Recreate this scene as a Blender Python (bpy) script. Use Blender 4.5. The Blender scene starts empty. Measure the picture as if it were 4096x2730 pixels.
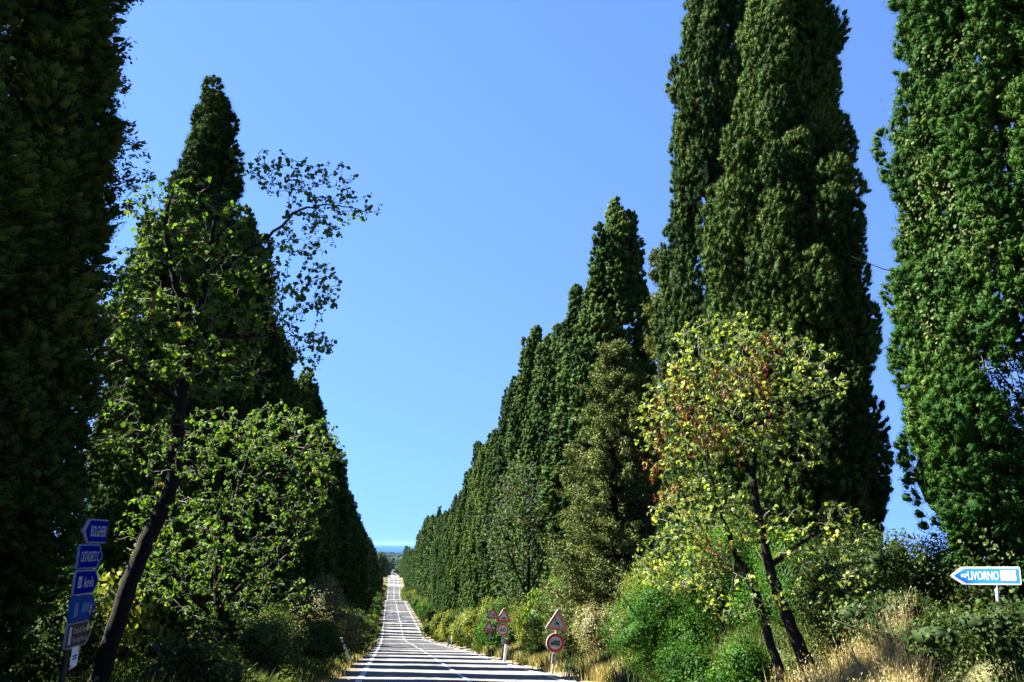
import bpy, math, random
import numpy as np
from mathutils import Vector, Matrix

# ------------------------------------------------------------------ camera, sky, sun, exposure
scene = bpy.context.scene
COL = scene.collection
PITCH, YAW, ROLL = math.radians(11.6285), math.radians(6.4162), math.radians(1.184)
cam_data = bpy.data.cameras.new('camera')
cam = bpy.data.objects.new('camera', cam_data)
COL.objects.link(cam)
cam_data.sensor_width = 36.0
cam_data.lens = 35.0
cam_data.clip_start = 0.1
cam_data.clip_end = 120000.0
cam.matrix_world = (Matrix.Rotation(-YAW, 4, 'Z') @ Matrix.Rotation(math.pi / 2 + PITCH, 4, 'X')
                    @ Matrix.Rotation(ROLL, 4, 'Z'))
scene.camera = cam

SUN_AZ, SUN_EL = math.radians(-71.0), math.radians(44.0)      # azimuth from +Y towards +X
SUN_DIR = Vector((math.sin(SUN_AZ) * math.cos(SUN_EL), math.cos(SUN_AZ) * math.cos(SUN_EL), math.sin(SUN_EL)))
world = bpy.data.worlds.new('World')
scene.world = world
world.use_nodes = True
wn = world.node_tree
bg = wn.nodes['Background']
sky = wn.nodes.new('ShaderNodeTexSky')
sky.sky_type = 'NISHITA'
sky.sun_disc = False
sky.sun_elevation = SUN_EL
sky.sun_rotation = SUN_AZ
sky.altitude = 100.0
sky.air_density = 0.45
sky.dust_density = 0.0
sky.ozone_density = 7.5
# the deep clear blue of the day reaches almost down to the sea: lift the lookup direction off the milky horizon
wtc = wn.nodes.new('ShaderNodeTexCoord')
wadd = wn.nodes.new('ShaderNodeVectorMath'); wadd.operation = 'ADD'; wadd.inputs[1].default_value = (0, 0, 0.33)
wnor = wn.nodes.new('ShaderNodeVectorMath'); wnor.operation = 'NORMALIZE'
wn.links.new(wtc.outputs['Generated'], wadd.inputs[0])
wn.links.new(wadd.outputs[0], wnor.inputs[0])
wn.links.new(wnor.outputs[0], sky.inputs[0])
wn.links.new(sky.outputs[0], bg.inputs['Color'])
bg.inputs['Strength'].default_value = 0.080
sun_data = bpy.data.lights.new('sun', 'SUN')
sun_data.energy = 5.0
sun_data.angle = math.radians(0.5)
sun_data.color = (1.0, 0.95, 0.86)
sun = bpy.data.objects.new('sun', sun_data)
COL.objects.link(sun)
sun.rotation_euler = SUN_DIR.to_track_quat('Z', 'Y').to_euler()
sun.location = (-40, 0, 60)
scene.view_settings.view_transform = 'Standard'
scene.view_settings.look = 'None'
scene.view_settings.exposure = 3.05
scene.view_settings.gamma = 1.0
scene.cycles.max_bounces = 5
scene.cycles.diffuse_bounces = 1
scene.cycles.transmission_bounces = 4
scene.cycles.volume_bounces = 0
scene.cycles.caustics_reflective = False
scene.cycles.caustics_refractive = False

RNG = np.random.default_rng(11)
random.seed(5)

# ------------------------------------------------------------------ mesh helpers
def new_obj(name, me, mat=None, parent=None, loc=None):
    o = bpy.data.objects.new(name, me)
    COL.objects.link(o)
    if mat is not None and me is not None and len(me.materials) == 0:
        me.materials.append(mat)
    if parent is not None:
        o.parent = parent
    if loc is not None:
        o.location = loc
    return o

def tag(o, label=None, cat=None, group=None, kind=None):
    if label: o['label'] = label
    if cat: o['category'] = cat
    if group: o['group'] = group
    if kind: o['kind'] = kind
    return o

def thing(name, label, cat, loc=(0, 0, 0), rotz=0.0, group=None):
    o = bpy.data.objects.new(name, None)
    COL.objects.link(o)
    o.empty_display_size = 0.3
    o.location = loc
    o.rotation_euler = (0, 0, rotz)
    return tag(o, label, cat, group)

class MB:
    """collects polygons of any size into one mesh, with a per-vertex tint value"""
    def __init__(self):
        self.v, self.loops, self.sizes, self.t, self.mi, self.n = [], [], [], [], [], 0
    def add(self, verts, faces, tint=0.5, mi=0):
        verts = np.asarray(verts, float).reshape(-1, 3)
        for f in faces:
            self.loops.append(np.asarray(f, np.int32) + self.n)
            self.sizes.append(np.array([len(f)], np.int32))
            self.mi.append(np.array([mi], np.int32))
        self.v.append(verts)
        self.t.append(np.broadcast_to(np.asarray(tint, float), (len(verts),)))
        self.n += len(verts)
    def add_arr(self, verts, facearr, tint=0.5, mi=0):
        """verts (m,3), facearr (f,k) equal-size faces"""
        m = len(verts)
        self.loops.append((np.asarray(facearr, np.int32) + self.n).ravel())
        self.sizes.append(np.full(len(facearr), facearr.shape[1], np.int32))
        self.mi.append(np.full(len(facearr), mi, np.int32))
        self.v.append(np.asarray(verts, float))
        self.t.append(np.broadcast_to(np.asarray(tint, float), (m,)))
        self.n += m
    def cards(self, tmpl, pos, ax, ay, az, scale, tint, mi=0):
        """template polygon (k,3) placed at pos with frame ax,ay,az (n,3) and scale (n,) or (n,3)"""
        n, k = len(pos), len(tmpl)
        if n == 0:
            return
        s = np.asarray(scale, float)
        if s.ndim == 1:
            s = np.repeat(s[:, None], 3, 1)
        T = np.asarray(tmpl, float)
        V = (pos[:, None, :] + T[None, :, 0, None] * (ax * s[:, :1])[:, None, :]
             + T[None, :, 1, None] * (ay * s[:, 1:2])[:, None, :]
             + T[None, :, 2, None] * (az * s[:, 2:3])[:, None, :])
        F = np.arange(n * k).reshape(n, k)
        self.add_arr(V.reshape(-1, 3), F, np.repeat(tint, k), mi)
    def tube(self, pts, rad, sides=6, tint=0.5, cap=True, mi=0):
        pts = np.asarray(pts, float)
        rad = np.broadcast_to(np.asarray(rad, float), (len(pts),))
        d = np.gradient(pts, axis=0)
        d /= np.linalg.norm(d, axis=1)[:, None] + 1e-9
        ref = np.array([0.31, 0.95, 0.05]) if abs(d[0][1]) < 0.8 else np.array([1.0, 0.0, 0.1])
        a = np.cross(d, ref); a /= np.linalg.norm(a, axis=1)[:, None] + 1e-9
        b = np.cross(d, a)
        th = np.linspace(0, 2 * np.pi, sides, endpoint=False)
        V = (pts[:, None, :] + (np.cos(th)[None, :, None] * a[:, None, :]
             + np.sin(th)[None, :, None] * b[:, None, :]) * rad[:, None, None]).reshape(-1, 3)
        i = np.arange(len(pts) - 1)[:, None] * sides
        j = np.arange(sides)[None, :]
        j2 = (j + 1) % sides
        F = np.stack([i + j, i + j2, i + sides + j2, i + sides + j], -1).reshape(-1, 4)
        self.add_arr(V, F, tint, mi)
        if cap:
            self.loops.append((np.arange(sides) + self.n - sides).astype(np.int32))
            self.sizes.append(np.array([sides], np.int32))
            self.mi.append(np.array([mi], np.int32))
    def mesh(self, name, mats, smooth=False):
        me = bpy.data.meshes.new(name)
        V = np.concatenate(self.v); L = np.concatenate(self.loops); S = np.concatenate(self.sizes)
        me.vertices.add(len(V)); me.vertices.foreach_set('co', V.astype(np.float32).ravel())
        me.loops.add(len(L)); me.loops.foreach_set('vertex_index', L.astype(np.int32))
        me.polygons.add(len(S))
        me.polygons.foreach_set('loop_start', (np.cumsum(S) - S).astype(np.int32))
        me.polygons.foreach_set('material_index', np.concatenate(self.mi).astype(np.int32))
        me.polygons.foreach_set('use_smooth', np.full(len(S), bool(smooth)))
        at = me.attributes.new('tint', 'FLOAT', 'POINT')
        at.data.foreach_set('value', np.concatenate(self.t).astype(np.float32))
        for m in (mats if isinstance(mats, (list, tuple)) else [mats]):
            me.materials.append(m)
        me.update(calc_edges=True)
        return me

def norm(a):
    return a / (np.linalg.norm(a, axis=-1, keepdims=True) + 1e-9)

def frames(nrm, up):
    """frames with az close to nrm, ay along up projected"""
    nrm = norm(nrm)
    ax = norm(np.cross(up, nrm))
    ay = np.cross(nrm, ax)
    return ax, ay, nrm

def box(mb, c, s, tint=0.5, mi=0, rot=None):
    x, y, z = np.array(s) / 2.0
    V = np.array([[-x, -y, -z], [x, -y, -z], [x, y, -z], [-x, y, -z], [-x, -y, z], [x, -y, z], [x, y, z], [-x, y, z]])
    if rot is not None:
        V = V @ np.array(rot).T
    V = V + np.array(c)
    mb.add(V, [(3, 2, 1, 0), (4, 5, 6, 7), (0, 1, 5, 4), (1, 2, 6, 5), (2, 3, 7, 6), (3, 0, 4, 7)], tint, mi)

def prism(mb, pts, y0, y1, mi=0, tint=0.5):
    """2-D outline in x,z (seen from -Y) with thickness from y0 (front) to y1 (back)"""
    n = len(pts)
    V = [(x, y0, z) for x, z in pts] + [(x, y1, z) for x, z in pts]
    F = [tuple(range(n)), tuple(range(2 * n - 1, n - 1, -1))]
    for i in range(n):
        j = (i + 1) % n
        F.append((i, n + i, n + j, j))
    mb.add(V, F, tint, mi)

# ------------------------------------------------------------------ materials
def base_mat(name):
    m = bpy.data.materials.new(name)
    m.use_nodes = True
    nt = m.node_tree
    nt.nodes.clear()
    out = nt.nodes.new('ShaderNodeOutputMaterial')
    return m, nt, out

def ramp(nt, stops, src=None):
    r = nt.nodes.new('ShaderNodeValToRGB')
    e = r.color_ramp.elements
    while len(e) < len(stops):
        e.new(0.5)
    for k, (p, c) in enumerate(stops):
        e[k].position = p
        e[k].color = (*c, 1)
    if src is not None:
        nt.links.new(src, r.inputs[0])
    return r

def leaf_mat(name, stops, trans=0.25, tcol=1.5, gloss=0.06, rough=0.45, nscale=1.2, k=0.75):
    stops = [(p, tuple(q * k * 0.70 for q in c)) for p, c in stops]
    m, nt, out = base_mat(name)
    at = nt.nodes.new('ShaderNodeAttribute'); at.attribute_name = 'tint'
    geo = nt.nodes.new('ShaderNodeNewGeometry')
    nz = nt.nodes.new('ShaderNodeTexNoise'); nz.inputs['Scale'].default_value = nscale; nz.inputs['Detail'].default_value = 2
    nt.links.new(geo.outputs['Position'], nz.inputs['Vector'])
    oi = nt.nodes.new('ShaderNodeObjectInfo')
    a1 = nt.nodes.new('ShaderNodeMath'); a1.operation = 'MULTIPLY_ADD'
    nt.links.new(nz.outputs['Fac'], a1.inputs[0]); a1.inputs[1].default_value = 0.5
    nt.links.new(at.outputs['Fac'], a1.inputs[2])
    a2 = nt.nodes.new('ShaderNodeMath'); a2.operation = 'MULTIPLY_ADD'
    nt.links.new(oi.outputs['Random'], a2.inputs[0]); a2.inputs[1].default_value = 0.24
    nt.links.new(a1.outputs[0], a2.inputs[2])
    a3 = nt.nodes.new('ShaderNodeMath'); a3.operation = 'SUBTRACT'
    nt.links.new(a2.outputs[0], a3.inputs[0]); a3.inputs[1].default_value = 0.37
    r = ramp(nt, stops, a3.outputs[0])
    dif = nt.nodes.new('ShaderNodeBsdfDiffuse')
    nt.links.new(r.outputs[0], dif.inputs['Color'])
    tr = nt.nodes.new('ShaderNodeBsdfTranslucent')
    mul = nt.nodes.new('ShaderNodeMix'); mul.data_type = 'RGBA'; mul.blend_type = 'MULTIPLY'
    mul.inputs['Factor'].default_value = 1.0
    nt.links.new(r.outputs[0], mul.inputs['A'])
    mul.inputs['B'].default_value = (tcol * 1.15, tcol * 1.1, tcol * 0.35, 1)
    nt.links.new(mul.outputs['Result'], tr.inputs['Color'])
    mx = nt.nodes.new('ShaderNodeMixShader'); mx.inputs[0].default_value = trans
    nt.links.new(dif.outputs[0], mx.inputs[1]); nt.links.new(tr.outputs[0], mx.inputs[2])
    gl = nt.nodes.new('ShaderNodeBsdfGlossy'); gl.inputs['Roughness'].default_value = rough
    mx2 = nt.nodes.new('ShaderNodeMixShader'); mx2.inputs[0].default_value = gloss
    nt.links.new(mx.outputs[0], mx2.inputs[1]); nt.links.new(gl.outputs[0], mx2.inputs[2])
    nt.links.new(mx2.outputs[0], out.inputs['Surface'])
    return m

def plain(name, color, rough=0.6, var=0.12, scale=4.0, metal=0.0, spec=0.4, bump=0.0, coord='Object', coat=0.0):
    m, nt, out = base_mat(name)
    b = nt.nodes.new('ShaderNodeBsdfPrincipled')
    tc = nt.nodes.new('ShaderNodeTexCoord')
    nz = nt.nodes.new('ShaderNodeTexNoise'); nz.inputs['Scale'].default_value = scale; nz.inputs['Detail'].default_value = 6
    nt.links.new(tc.outputs[coord], nz.inputs['Vector'])
    c = np.array(color)
    r = ramp(nt, [(0.3, tuple(c * (1 - var))), (0.7, tuple(np.minimum(c * (1 + var), 1)))], nz.outputs['Fac'])
    nt.links.new(r.outputs[0], b.inputs['Base Color'])
    b.inputs['Roughness'].default_value = rough
    b.inputs['Metallic'].default_value = metal
    b.inputs['Specular IOR Level'].default_value = spec
    b.inputs['Coat Weight'].default_value = coat
    if bump:
        bm = nt.nodes.new('ShaderNodeBump'); bm.inputs['Strength'].default_value = bump
        nt.links.new(nz.outputs['Fac'], bm.inputs['Height'])
        nt.links.new(bm.outputs[0], b.inputs['Normal'])
    nt.links.new(b.outputs[0], out.inputs['Surface'])
    return m

M = {}
M['cypress'] = leaf_mat('cypress_foliage', [(0.1, (0.010, 0.028, 0.007)), (0.45, (0.034, 0.070, 0.012)), (0.72, (0.078, 0.118, 0.022)), (0.92, (0.12, 0.15, 0.035)), (1.0, (0.17, 0.16, 0.05))], 0.05, 1.3, 0.004, 0.5, 0.6, 0.86)
M['cypress_green'] = leaf_mat('fresh_green_cypress_foliage', [(0.1, (0.007, 0.028, 0.005)), (0.45, (0.022, 0.070, 0.009)), (0.75, (0.050, 0.118, 0.016)), (1.0, (0.10, 0.16, 0.03))], 0.05, 1.3, 0.004, 0.5, 0.6, 0.70)
M['feather'] = leaf_mat('loose_conifer_foliage', [(0.1, (0.07, 0.10, 0.028)), (0.5, (0.15, 0.19, 0.05)), (1.0, (0.26, 0.27, 0.09))], 0.12, 1.3, 0.01, 0.5, 0.6)
M['judas'] = leaf_mat('round_leaf_green', [(0.0, (0.028, 0.060, 0.014)), (0.5, (0.060, 0.125, 0.018)), (0.85, (0.12, 0.19, 0.025)), (1.0, (0.25, 0.16, 0.03))], 0.42, 1.65, 0.008, 0.5, 2.0, 1.12)
M['judas_dark'] = leaf_mat('round_leaf_dark', [(0.0, (0.022, 0.055, 0.012)), (0.5, (0.05, 0.11, 0.016)), (0.85, (0.10, 0.15, 0.03)), (1.0, (0.25, 0.12, 0.05))], 0.3, 1.5, 0.015, 0.5, 2.0, 1.0)
M['judas_yellow'] = leaf_mat('round_leaf_autumn', [(0.0, (0.05, 0.09, 0.02)), (0.4, (0.14, 0.19, 0.035)), (0.75, (0.27, 0.29, 0.06)), (0.93, (0.38, 0.36, 0.12)), (1.0, (0.30, 0.14, 0.06))], 0.42, 1.3, 0.008, 0.5, 2.0, 1.45)
M['pod'] = leaf_mat('dry_seed_pod', [(0.2, (0.12, 0.025, 0.014)), (0.8, (0.30, 0.07, 0.04))], 0.15, 1.0, 0.01, 0.5, 1.2, 1.05)
M['lentisk'] = leaf_mat('bright_shrub_leaf', [(0.1, (0.022, 0.065, 0.012)), (0.5, (0.045, 0.125, 0.018)), (1.0, (0.10, 0.20, 0.03))], 0.3, 1.7, 0.004, 0.5, 2.0, 0.9)
M['scrub'] = leaf_mat('scrub_leaf', [(0.1, (0.025, 0.050, 0.018)), (0.5, (0.065, 0.105, 0.03)), (0.85, (0.14, 0.17, 0.05)), (1.0, (0.22, 0.19, 0.09))], 0.25, 1.5, 0.005, 0.5, 1.5, 0.85)
M['yellowscrub'] = leaf_mat('yellow_green_scrub_leaf', [(0.1, (0.055, 0.085, 0.02)), (0.5, (0.13, 0.17, 0.03)), (1.0, (0.26, 0.26, 0.06))], 0.28, 1.5, 0.005, 0.5, 1.5, 0.95)
M['pale'] = leaf_mat('pale_scrub_leaf', [(0.1, (0.10, 0.11, 0.06)), (0.5, (0.21, 0.22, 0.11)), (1.0, (0.36, 0.33, 0.17))], 0.25, 1.3, 0.006, 0.5, 1.5, 0.95)
M['dry'] = leaf_mat('dry_grass', [(0.1, (0.12, 0.10, 0.045)), (0.5, (0.30, 0.25, 0.12)), (1.0, (0.56, 0.47, 0.26))], 0.25, 1.1, 0.01, 0.4, 1.0, 1.5)
M['grass'] = leaf_mat('green_grass', [(0.1, (0.04, 0.07, 0.02)), (0.5, (0.09, 0.14, 0.035)), (0.9, (0.20, 0.22, 0.08)), (1.0, (0.26, 0.26, 0.12))], 0.25, 1.4, 0.012, 0.4, 1.0)
M['oak'] = leaf_mat('round_crown_foliage', [(0.1, (0.025, 0.045, 0.015)), (0.5, (0.055, 0.085, 0.02)), (1.0, (0.11, 0.14, 0.035))], 0.2, 1.4, 0.012, 0.5, 0.4)
M['wood'] = leaf_mat('far_wood_foliage', [(0.1, (0.018, 0.034, 0.014)), (0.5, (0.032, 0.055, 0.020)), (1.0, (0.06, 0.08, 0.03))], 0.0, 1.0, 0.0, 0.5, 0.02)
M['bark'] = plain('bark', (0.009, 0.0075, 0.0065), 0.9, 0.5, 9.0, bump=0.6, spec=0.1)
M['twig'] = plain('twig_bark', (0.11, 0.10, 0.085), 0.8, 0.4, 6.0, spec=0.2)
M['steel'] = plain('galvanised_steel', (0.36, 0.37, 0.37), 0.45, 0.2, 12.0, metal=0.5)
M['pole_dark'] = plain('dull_pole', (0.16, 0.17, 0.18), 0.6, 0.2, 8.0)
M['rust_pole'] = plain('weathered_pole', (0.33, 0.29, 0.24), 0.7, 0.25, 10.0)
M['white'] = plain('white_sheeting', (0.78, 0.78, 0.76), 0.5, 0.05, 6.0)
M['offwhite'] = plain('dull_white_sheeting', (0.52, 0.54, 0.55), 0.5, 0.08, 6.0)
M['greyplate'] = plain('grey_sheeting', (0.40, 0.41, 0.41), 0.55, 0.08, 6.0)
M['dimwhite'] = plain('shaded_white_sheeting', (0.20, 0.21, 0.22), 0.6, 0.15, 6.0, spec=0.1)  # darker copy of the pale sheeting for the shaded stack, shade in its colour
M['red'] = plain('red_sheeting', (0.50, 0.020, 0.022), 0.45, 0.12, 5.0)
M['faded_red'] = plain('faded_red_sheeting', (0.66, 0.22, 0.13), 0.6, 0.30, 3.0)
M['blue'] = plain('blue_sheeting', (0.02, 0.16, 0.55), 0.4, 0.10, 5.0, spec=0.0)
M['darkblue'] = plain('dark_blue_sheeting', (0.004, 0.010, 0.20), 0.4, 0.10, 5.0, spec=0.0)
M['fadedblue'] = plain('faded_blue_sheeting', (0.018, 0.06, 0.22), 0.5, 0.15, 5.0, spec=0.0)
M['brown'] = plain('brown_sheeting', (0.11, 0.045, 0.03), 0.5, 0.10, 5.0, spec=0.0)
M['black'] = plain('black_print', (0.012, 0.012, 0.013), 0.5, 0.1, 5.0)
M['yellow'] = plain('yellow_print', (0.62, 0.48, 0.06), 0.5, 0.1, 5.0)
M['orange'] = plain('orange_print', (0.75, 0.20, 0.04), 0.5, 0.1, 5.0)
M['faintprint'] = plain('worn_print', (0.12, 0.18, 0.30), 0.6, 0.3, 20.0, spec=0.0)
M['concrete'] = plain('pole_concrete', (0.36, 0.35, 0.33), 0.9, 0.12, 3.0)
M['paint'] = plain('white_car_paint', (0.75, 0.75, 0.74), 0.3, 0.03, 2.0, coat=0.6)
M['darkglass'] = plain('car_glass', (0.02, 0.025, 0.03), 0.08, 0.1, 2.0, spec=0.8)
M['rubber'] = plain('tyre_rubber', (0.02, 0.02, 0.02), 0.8, 0.1, 5.0)
M['lamp'] = plain('headlamp_lens', (0.6, 0.6, 0.58), 0.15, 0.05, 5.0, spec=0.8)

def road_mat():
    m, nt, out = base_mat('worn_pale_asphalt')
    b = nt.nodes.new('ShaderNodeBsdfPrincipled')
    geo = nt.nodes.new('ShaderNodeNewGeometry')
    n1 = nt.nodes.new('ShaderNodeTexNoise'); n1.inputs['Scale'].default_value = 45; n1.inputs['Detail'].default_value = 4
    n2 = nt.nodes.new('ShaderNodeTexNoise'); n2.inputs['Scale'].default_value = 0.35; n2.inputs['Detail'].default_value = 5
    nt.links.new(geo.outputs['Position'], n1.inputs['Vector'])
    mp = nt.nodes.new('ShaderNodeMapping'); mp.inputs['Scale'].default_value = (2.2, 0.35, 1)
    nt.links.new(geo.outputs['Position'], mp.inputs['Vector']); nt.links.new(mp.outputs[0], n2.inputs['Vector'])
    r1 = ramp(nt, [(0.25, (0.095, 0.094, 0.093)), (0.75, (0.150, 0.148, 0.144))], n2.outputs['Fac'])
    r2 = ramp(nt, [(0.35, (0.72, 0.72, 0.72)), (0.65, (1.1, 1.1, 1.1))], n1.outputs['Fac'])
    mul = nt.nodes.new('ShaderNodeMix'); mul.data_type = 'RGBA'; mul.blend_type = 'MULTIPLY'; mul.inputs['Factor'].default_value = 1
    nt.links.new(r1.outputs[0], mul.inputs['A']); nt.links.new(r2.outputs[0], mul.inputs['B'])
    # wheel tracks, tar-filled cracks and mended patches
    sep = nt.nodes.new('ShaderNodeSeparateXYZ'); nt.links.new(geo.outputs['Position'], sep.inputs[0])
    sn = nt.nodes.new('ShaderNodeMath'); sn.operation = 'MULTIPLY_ADD'; nt.links.new(sep.outputs['X'], sn.inputs[0]); sn.inputs[1].default_value = 4.05; sn.inputs[2].default_value = -3.2
    cs = nt.nodes.new('ShaderNodeMath'); cs.operation = 'COSINE'; nt.links.new(sn.outputs[0], cs.inputs[0])
    tr = nt.nodes.new('ShaderNodeMapRange'); nt.links.new(cs.outputs[0], tr.inputs['Value']); tr.inputs['From Min'].default_value = -1; tr.inputs['From Max'].default_value = 1
    tr.inputs['To Min'].default_value = 1.05; tr.inputs['To Max'].default_value = 0.90
    vo = nt.nodes.new('ShaderNodeTexVoronoi'); vo.feature = 'DISTANCE_TO_EDGE'; vo.inputs['Scale'].default_value = 0.55
    nw = nt.nodes.new('ShaderNodeTexNoise'); nw.inputs['Scale'].default_value = 1.3; nw.inputs['Detail'].default_value = 6
    nt.links.new(geo.outputs['Position'], nw.inputs['Vector'])
    ad = nt.nodes.new('ShaderNodeVectorMath'); ad.operation = 'ADD'; nt.links.new(geo.outputs['Position'], ad.inputs[0]); nt.links.new(nw.outputs['Color'], ad.inputs[1])
    nt.links.new(ad.outputs[0], vo.inputs['Vector'])
    ck = nt.nodes.new('ShaderNodeMapRange'); nt.links.new(vo.outputs['Distance'], ck.inputs['Value']); ck.inputs['From Max'].default_value = 0.014
    ck.inputs['To Min'].default_value = 0.45; ck.inputs['To Max'].default_value = 1.0
    pv = nt.nodes.new('ShaderNodeTexVoronoi'); pv.feature = 'F1'; pv.distance = 'CHEBYCHEV'; pv.inputs['Scale'].default_value = 0.16
    nt.links.new(geo.outputs['Position'], pv.inputs['Vector'])
    pc = nt.nodes.new('ShaderNodeSeparateColor'); nt.links.new(pv.outputs['Color'], pc.inputs[0])
    pr_ = nt.nodes.new('ShaderNodeMapRange'); nt.links.new(pc.outputs[0], pr_.inputs['Value']); pr_.inputs['From Min'].default_value = .78; pr_.inputs['From Max'].default_value = .80
    pr_.inputs['To Min'].default_value = 1.0; pr_.inputs['To Max'].default_value = 0.84
    k1 = nt.nodes.new('ShaderNodeMath'); k1.operation = 'MULTIPLY'; nt.links.new(tr.outputs[0], k1.inputs[0]); nt.links.new(ck.outputs[0], k1.inputs[1])
    k2 = nt.nodes.new('ShaderNodeMath'); k2.operation = 'MULTIPLY'; nt.links.new(k1.outputs[0], k2.inputs[0]); nt.links.new(pr_.outputs[0], k2.inputs[1])
    cm = nt.nodes.new('ShaderNodeVectorMath'); cm.operation = 'SCALE'; nt.links.new(mul.outputs['Result'], cm.inputs[0]); nt.links.new(k2.outputs[0], cm.inputs['Scale'])
    nt.links.new(cm.outputs[0], b.inputs['Base Color'])
    b.inputs['Roughness'].default_value = 0.85
    b.inputs['Specular IOR Level'].default_value = 0.25
    bm = nt.nodes.new('ShaderNodeBump'); bm.inputs['Strength'].default_value = 0.3; bm.inputs['Distance'].default_value = 0.01
    nt.links.new(n1.outputs['Fac'], bm.inputs['Height']); nt.links.new(bm.outputs[0], b.inputs['Normal'])
    nt.links.new(b.outputs[0], out.inputs['Surface'])
    return m
M['road'] = road_mat()
def paint_mat():
    m, nt, out = base_mat('worn_road_paint')
    b = nt.nodes.new('ShaderNodeBsdfPrincipled')
    geo = nt.nodes.new('ShaderNodeNewGeometry')
    nz = nt.nodes.new('ShaderNodeTexNoise'); nz.inputs['Scale'].default_value = 9; nz.inputs['Detail'].default_value = 8
    nt.links.new(geo.outputs['Position'], nz.inputs['Vector'])
    r = ramp(nt, [(0.36, (0.18, 0.18, 0.175)), (0.46, (0.48, 0.48, 0.47)), (0.7, (0.58, 0.58, 0.565))], nz.outputs['Fac'])
    nt.links.new(r.outputs[0], b.inputs['Base Color']); b.inputs['Roughness'].default_value = 0.7
    nt.links.new(b.outputs[0], out.inputs['Surface'])
    return m
M['marking'] = paint_mat()

def ground_mat():
    m, nt, out = base_mat('dry_verge_and_fields')
    b = nt.nodes.new('ShaderNodeBsdfPrincipled')
    geo = nt.nodes.new('ShaderNodeNewGeometry')
    sep = nt.nodes.new('ShaderNodeSeparateXYZ'); nt.links.new(geo.outputs['Position'], sep.inputs[0])
    n1 = nt.nodes.new('ShaderNodeTexNoise'); n1.inputs['Scale'].default_value = 1.6; n1.inputs['Detail'].default_value = 8
    n2 = nt.nodes.new('ShaderNodeTexNoise'); n2.inputs['Scale'].default_value = 0.006; n2.inputs['Detail'].default_value = 4
    n3 = nt.nodes.new('ShaderNodeTexNoise'); n3.inputs['Scale'].default_value = 14; n3.inputs['Detail'].default_value = 6
    for n in (n1, n2, n3):
        nt.links.new(geo.outputs['Position'], n.inputs['Vector'])
    verge = ramp(nt, [(0.3, (0.065, 0.048, 0.030)), (0.5, (0.13, 0.10, 0.068)), (0.72, (0.20, 0.165, 0.12))], n3.outputs['Fac'])
    soil = ramp(nt, [(0.35, (0.035, 0.045, 0.018)), (0.6, (0.10, 0.09, 0.04)), (0.75, (0.20, 0.16, 0.085))], n1.outputs['Fac'])
    field = ramp(nt, [(0.35, (0.035, 0.052, 0.018)), (0.5, (0.062, 0.07, 0.025)), (0.65, (0.11, 0.10, 0.05))], n2.outputs['Fac'])
    # distance of x from the road centre
    ab = nt.nodes.new('ShaderNodeMath'); ab.operation = 'SUBTRACT'; nt.links.new(sep.outputs['X'], ab.inputs[0]); ab.inputs[1].default_value = 2.2
    a2 = nt.nodes.new('ShaderNodeMath'); a2.operation = 'ABSOLUTE'; nt.links.new(ab.outputs[0], a2.inputs[0])
    a3 = nt.nodes.new('ShaderNodeMath'); a3.operation = 'MULTIPLY_ADD'; nt.links.new(n1.outputs['Fac'], a3.inputs[0]); a3.inputs[1].default_value = 2.4
    nt.links.new(a2.outputs[0], a3.inputs[2])
    f1 = nt.nodes.new('ShaderNodeMapRange'); nt.links.new(a3.outputs[0], f1.inputs['Value'])
    f1.inputs['From Min'].default_value = 4.9; f1.inputs['From Max'].default_value = 5.9
    m1 = nt.nodes.new('ShaderNodeMix'); m1.data_type = 'RGBA'
    nt.links.new(f1.outputs[0], m1.inputs['Factor']); nt.links.new(verge.outputs[0], m1.inputs['A']); nt.links.new(soil.outputs[0], m1.inputs['B'])
    f2 = nt.nodes.new('ShaderNodeMapRange'); nt.links.new(a2.outputs[0], f2.inputs['Value'])
    f2.inputs['From Min'].default_value = 11; f2.inputs['From Max'].default_value = 18
    m2 = nt.nodes.new('ShaderNodeMix'); m2.data_type = 'RGBA'
    nt.links.new(f2.outputs[0], m2.inputs['Factor']); nt.links.new(m1.outputs['Result'], m2.inputs['A']); nt.links.new(field.outputs[0], m2.inputs['B'])
    nt.links.new(m2.outputs['Result'], b.inputs['Base Color'])
    b.inputs['Roughness'].default_value = 0.95
    b.inputs['Specular IOR Level'].default_value = 0.1
    bm = nt.nodes.new('ShaderNodeBump'); bm.inputs['Strength'].default_value = 0.7; bm.inputs['Distance'].default_value = 0.05
    nt.links.new(n3.outputs['Fac'], bm.inputs['Height']); nt.links.new(bm.outputs[0], b.inputs['Normal'])
    nt.links.new(b.outputs[0], out.inputs['Surface'])
    return m
M['ground'] = ground_mat()

def sea_mat():
    m, nt, out = base_mat('sea_water')
    b = nt.nodes.new('ShaderNodeBsdfPrincipled')
    geo = nt.nodes.new('ShaderNodeNewGeometry')
    nz = nt.nodes.new('ShaderNodeTexNoise'); nz.inputs['Scale'].default_value = 0.02; nz.inputs['Detail'].default_value = 8
    nt.links.new(geo.outputs['Position'], nz.inputs['Vector'])
    r = ramp(nt, [(0.3, (0.009, 0.040, 0.16)), (0.7, (0.012, 0.048, 0.19))], nz.outputs['Fac'])
    nt.links.new(r.outputs[0], b.inputs['Base Color'])
    b.inputs['Roughness'].default_value = 0.8
    b.inputs['Specular IOR Level'].default_value = 0.0
    nt.links.new(b.outputs[0], out.inputs['Surface'])
    return m
M['sea'] = sea_mat()

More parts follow.
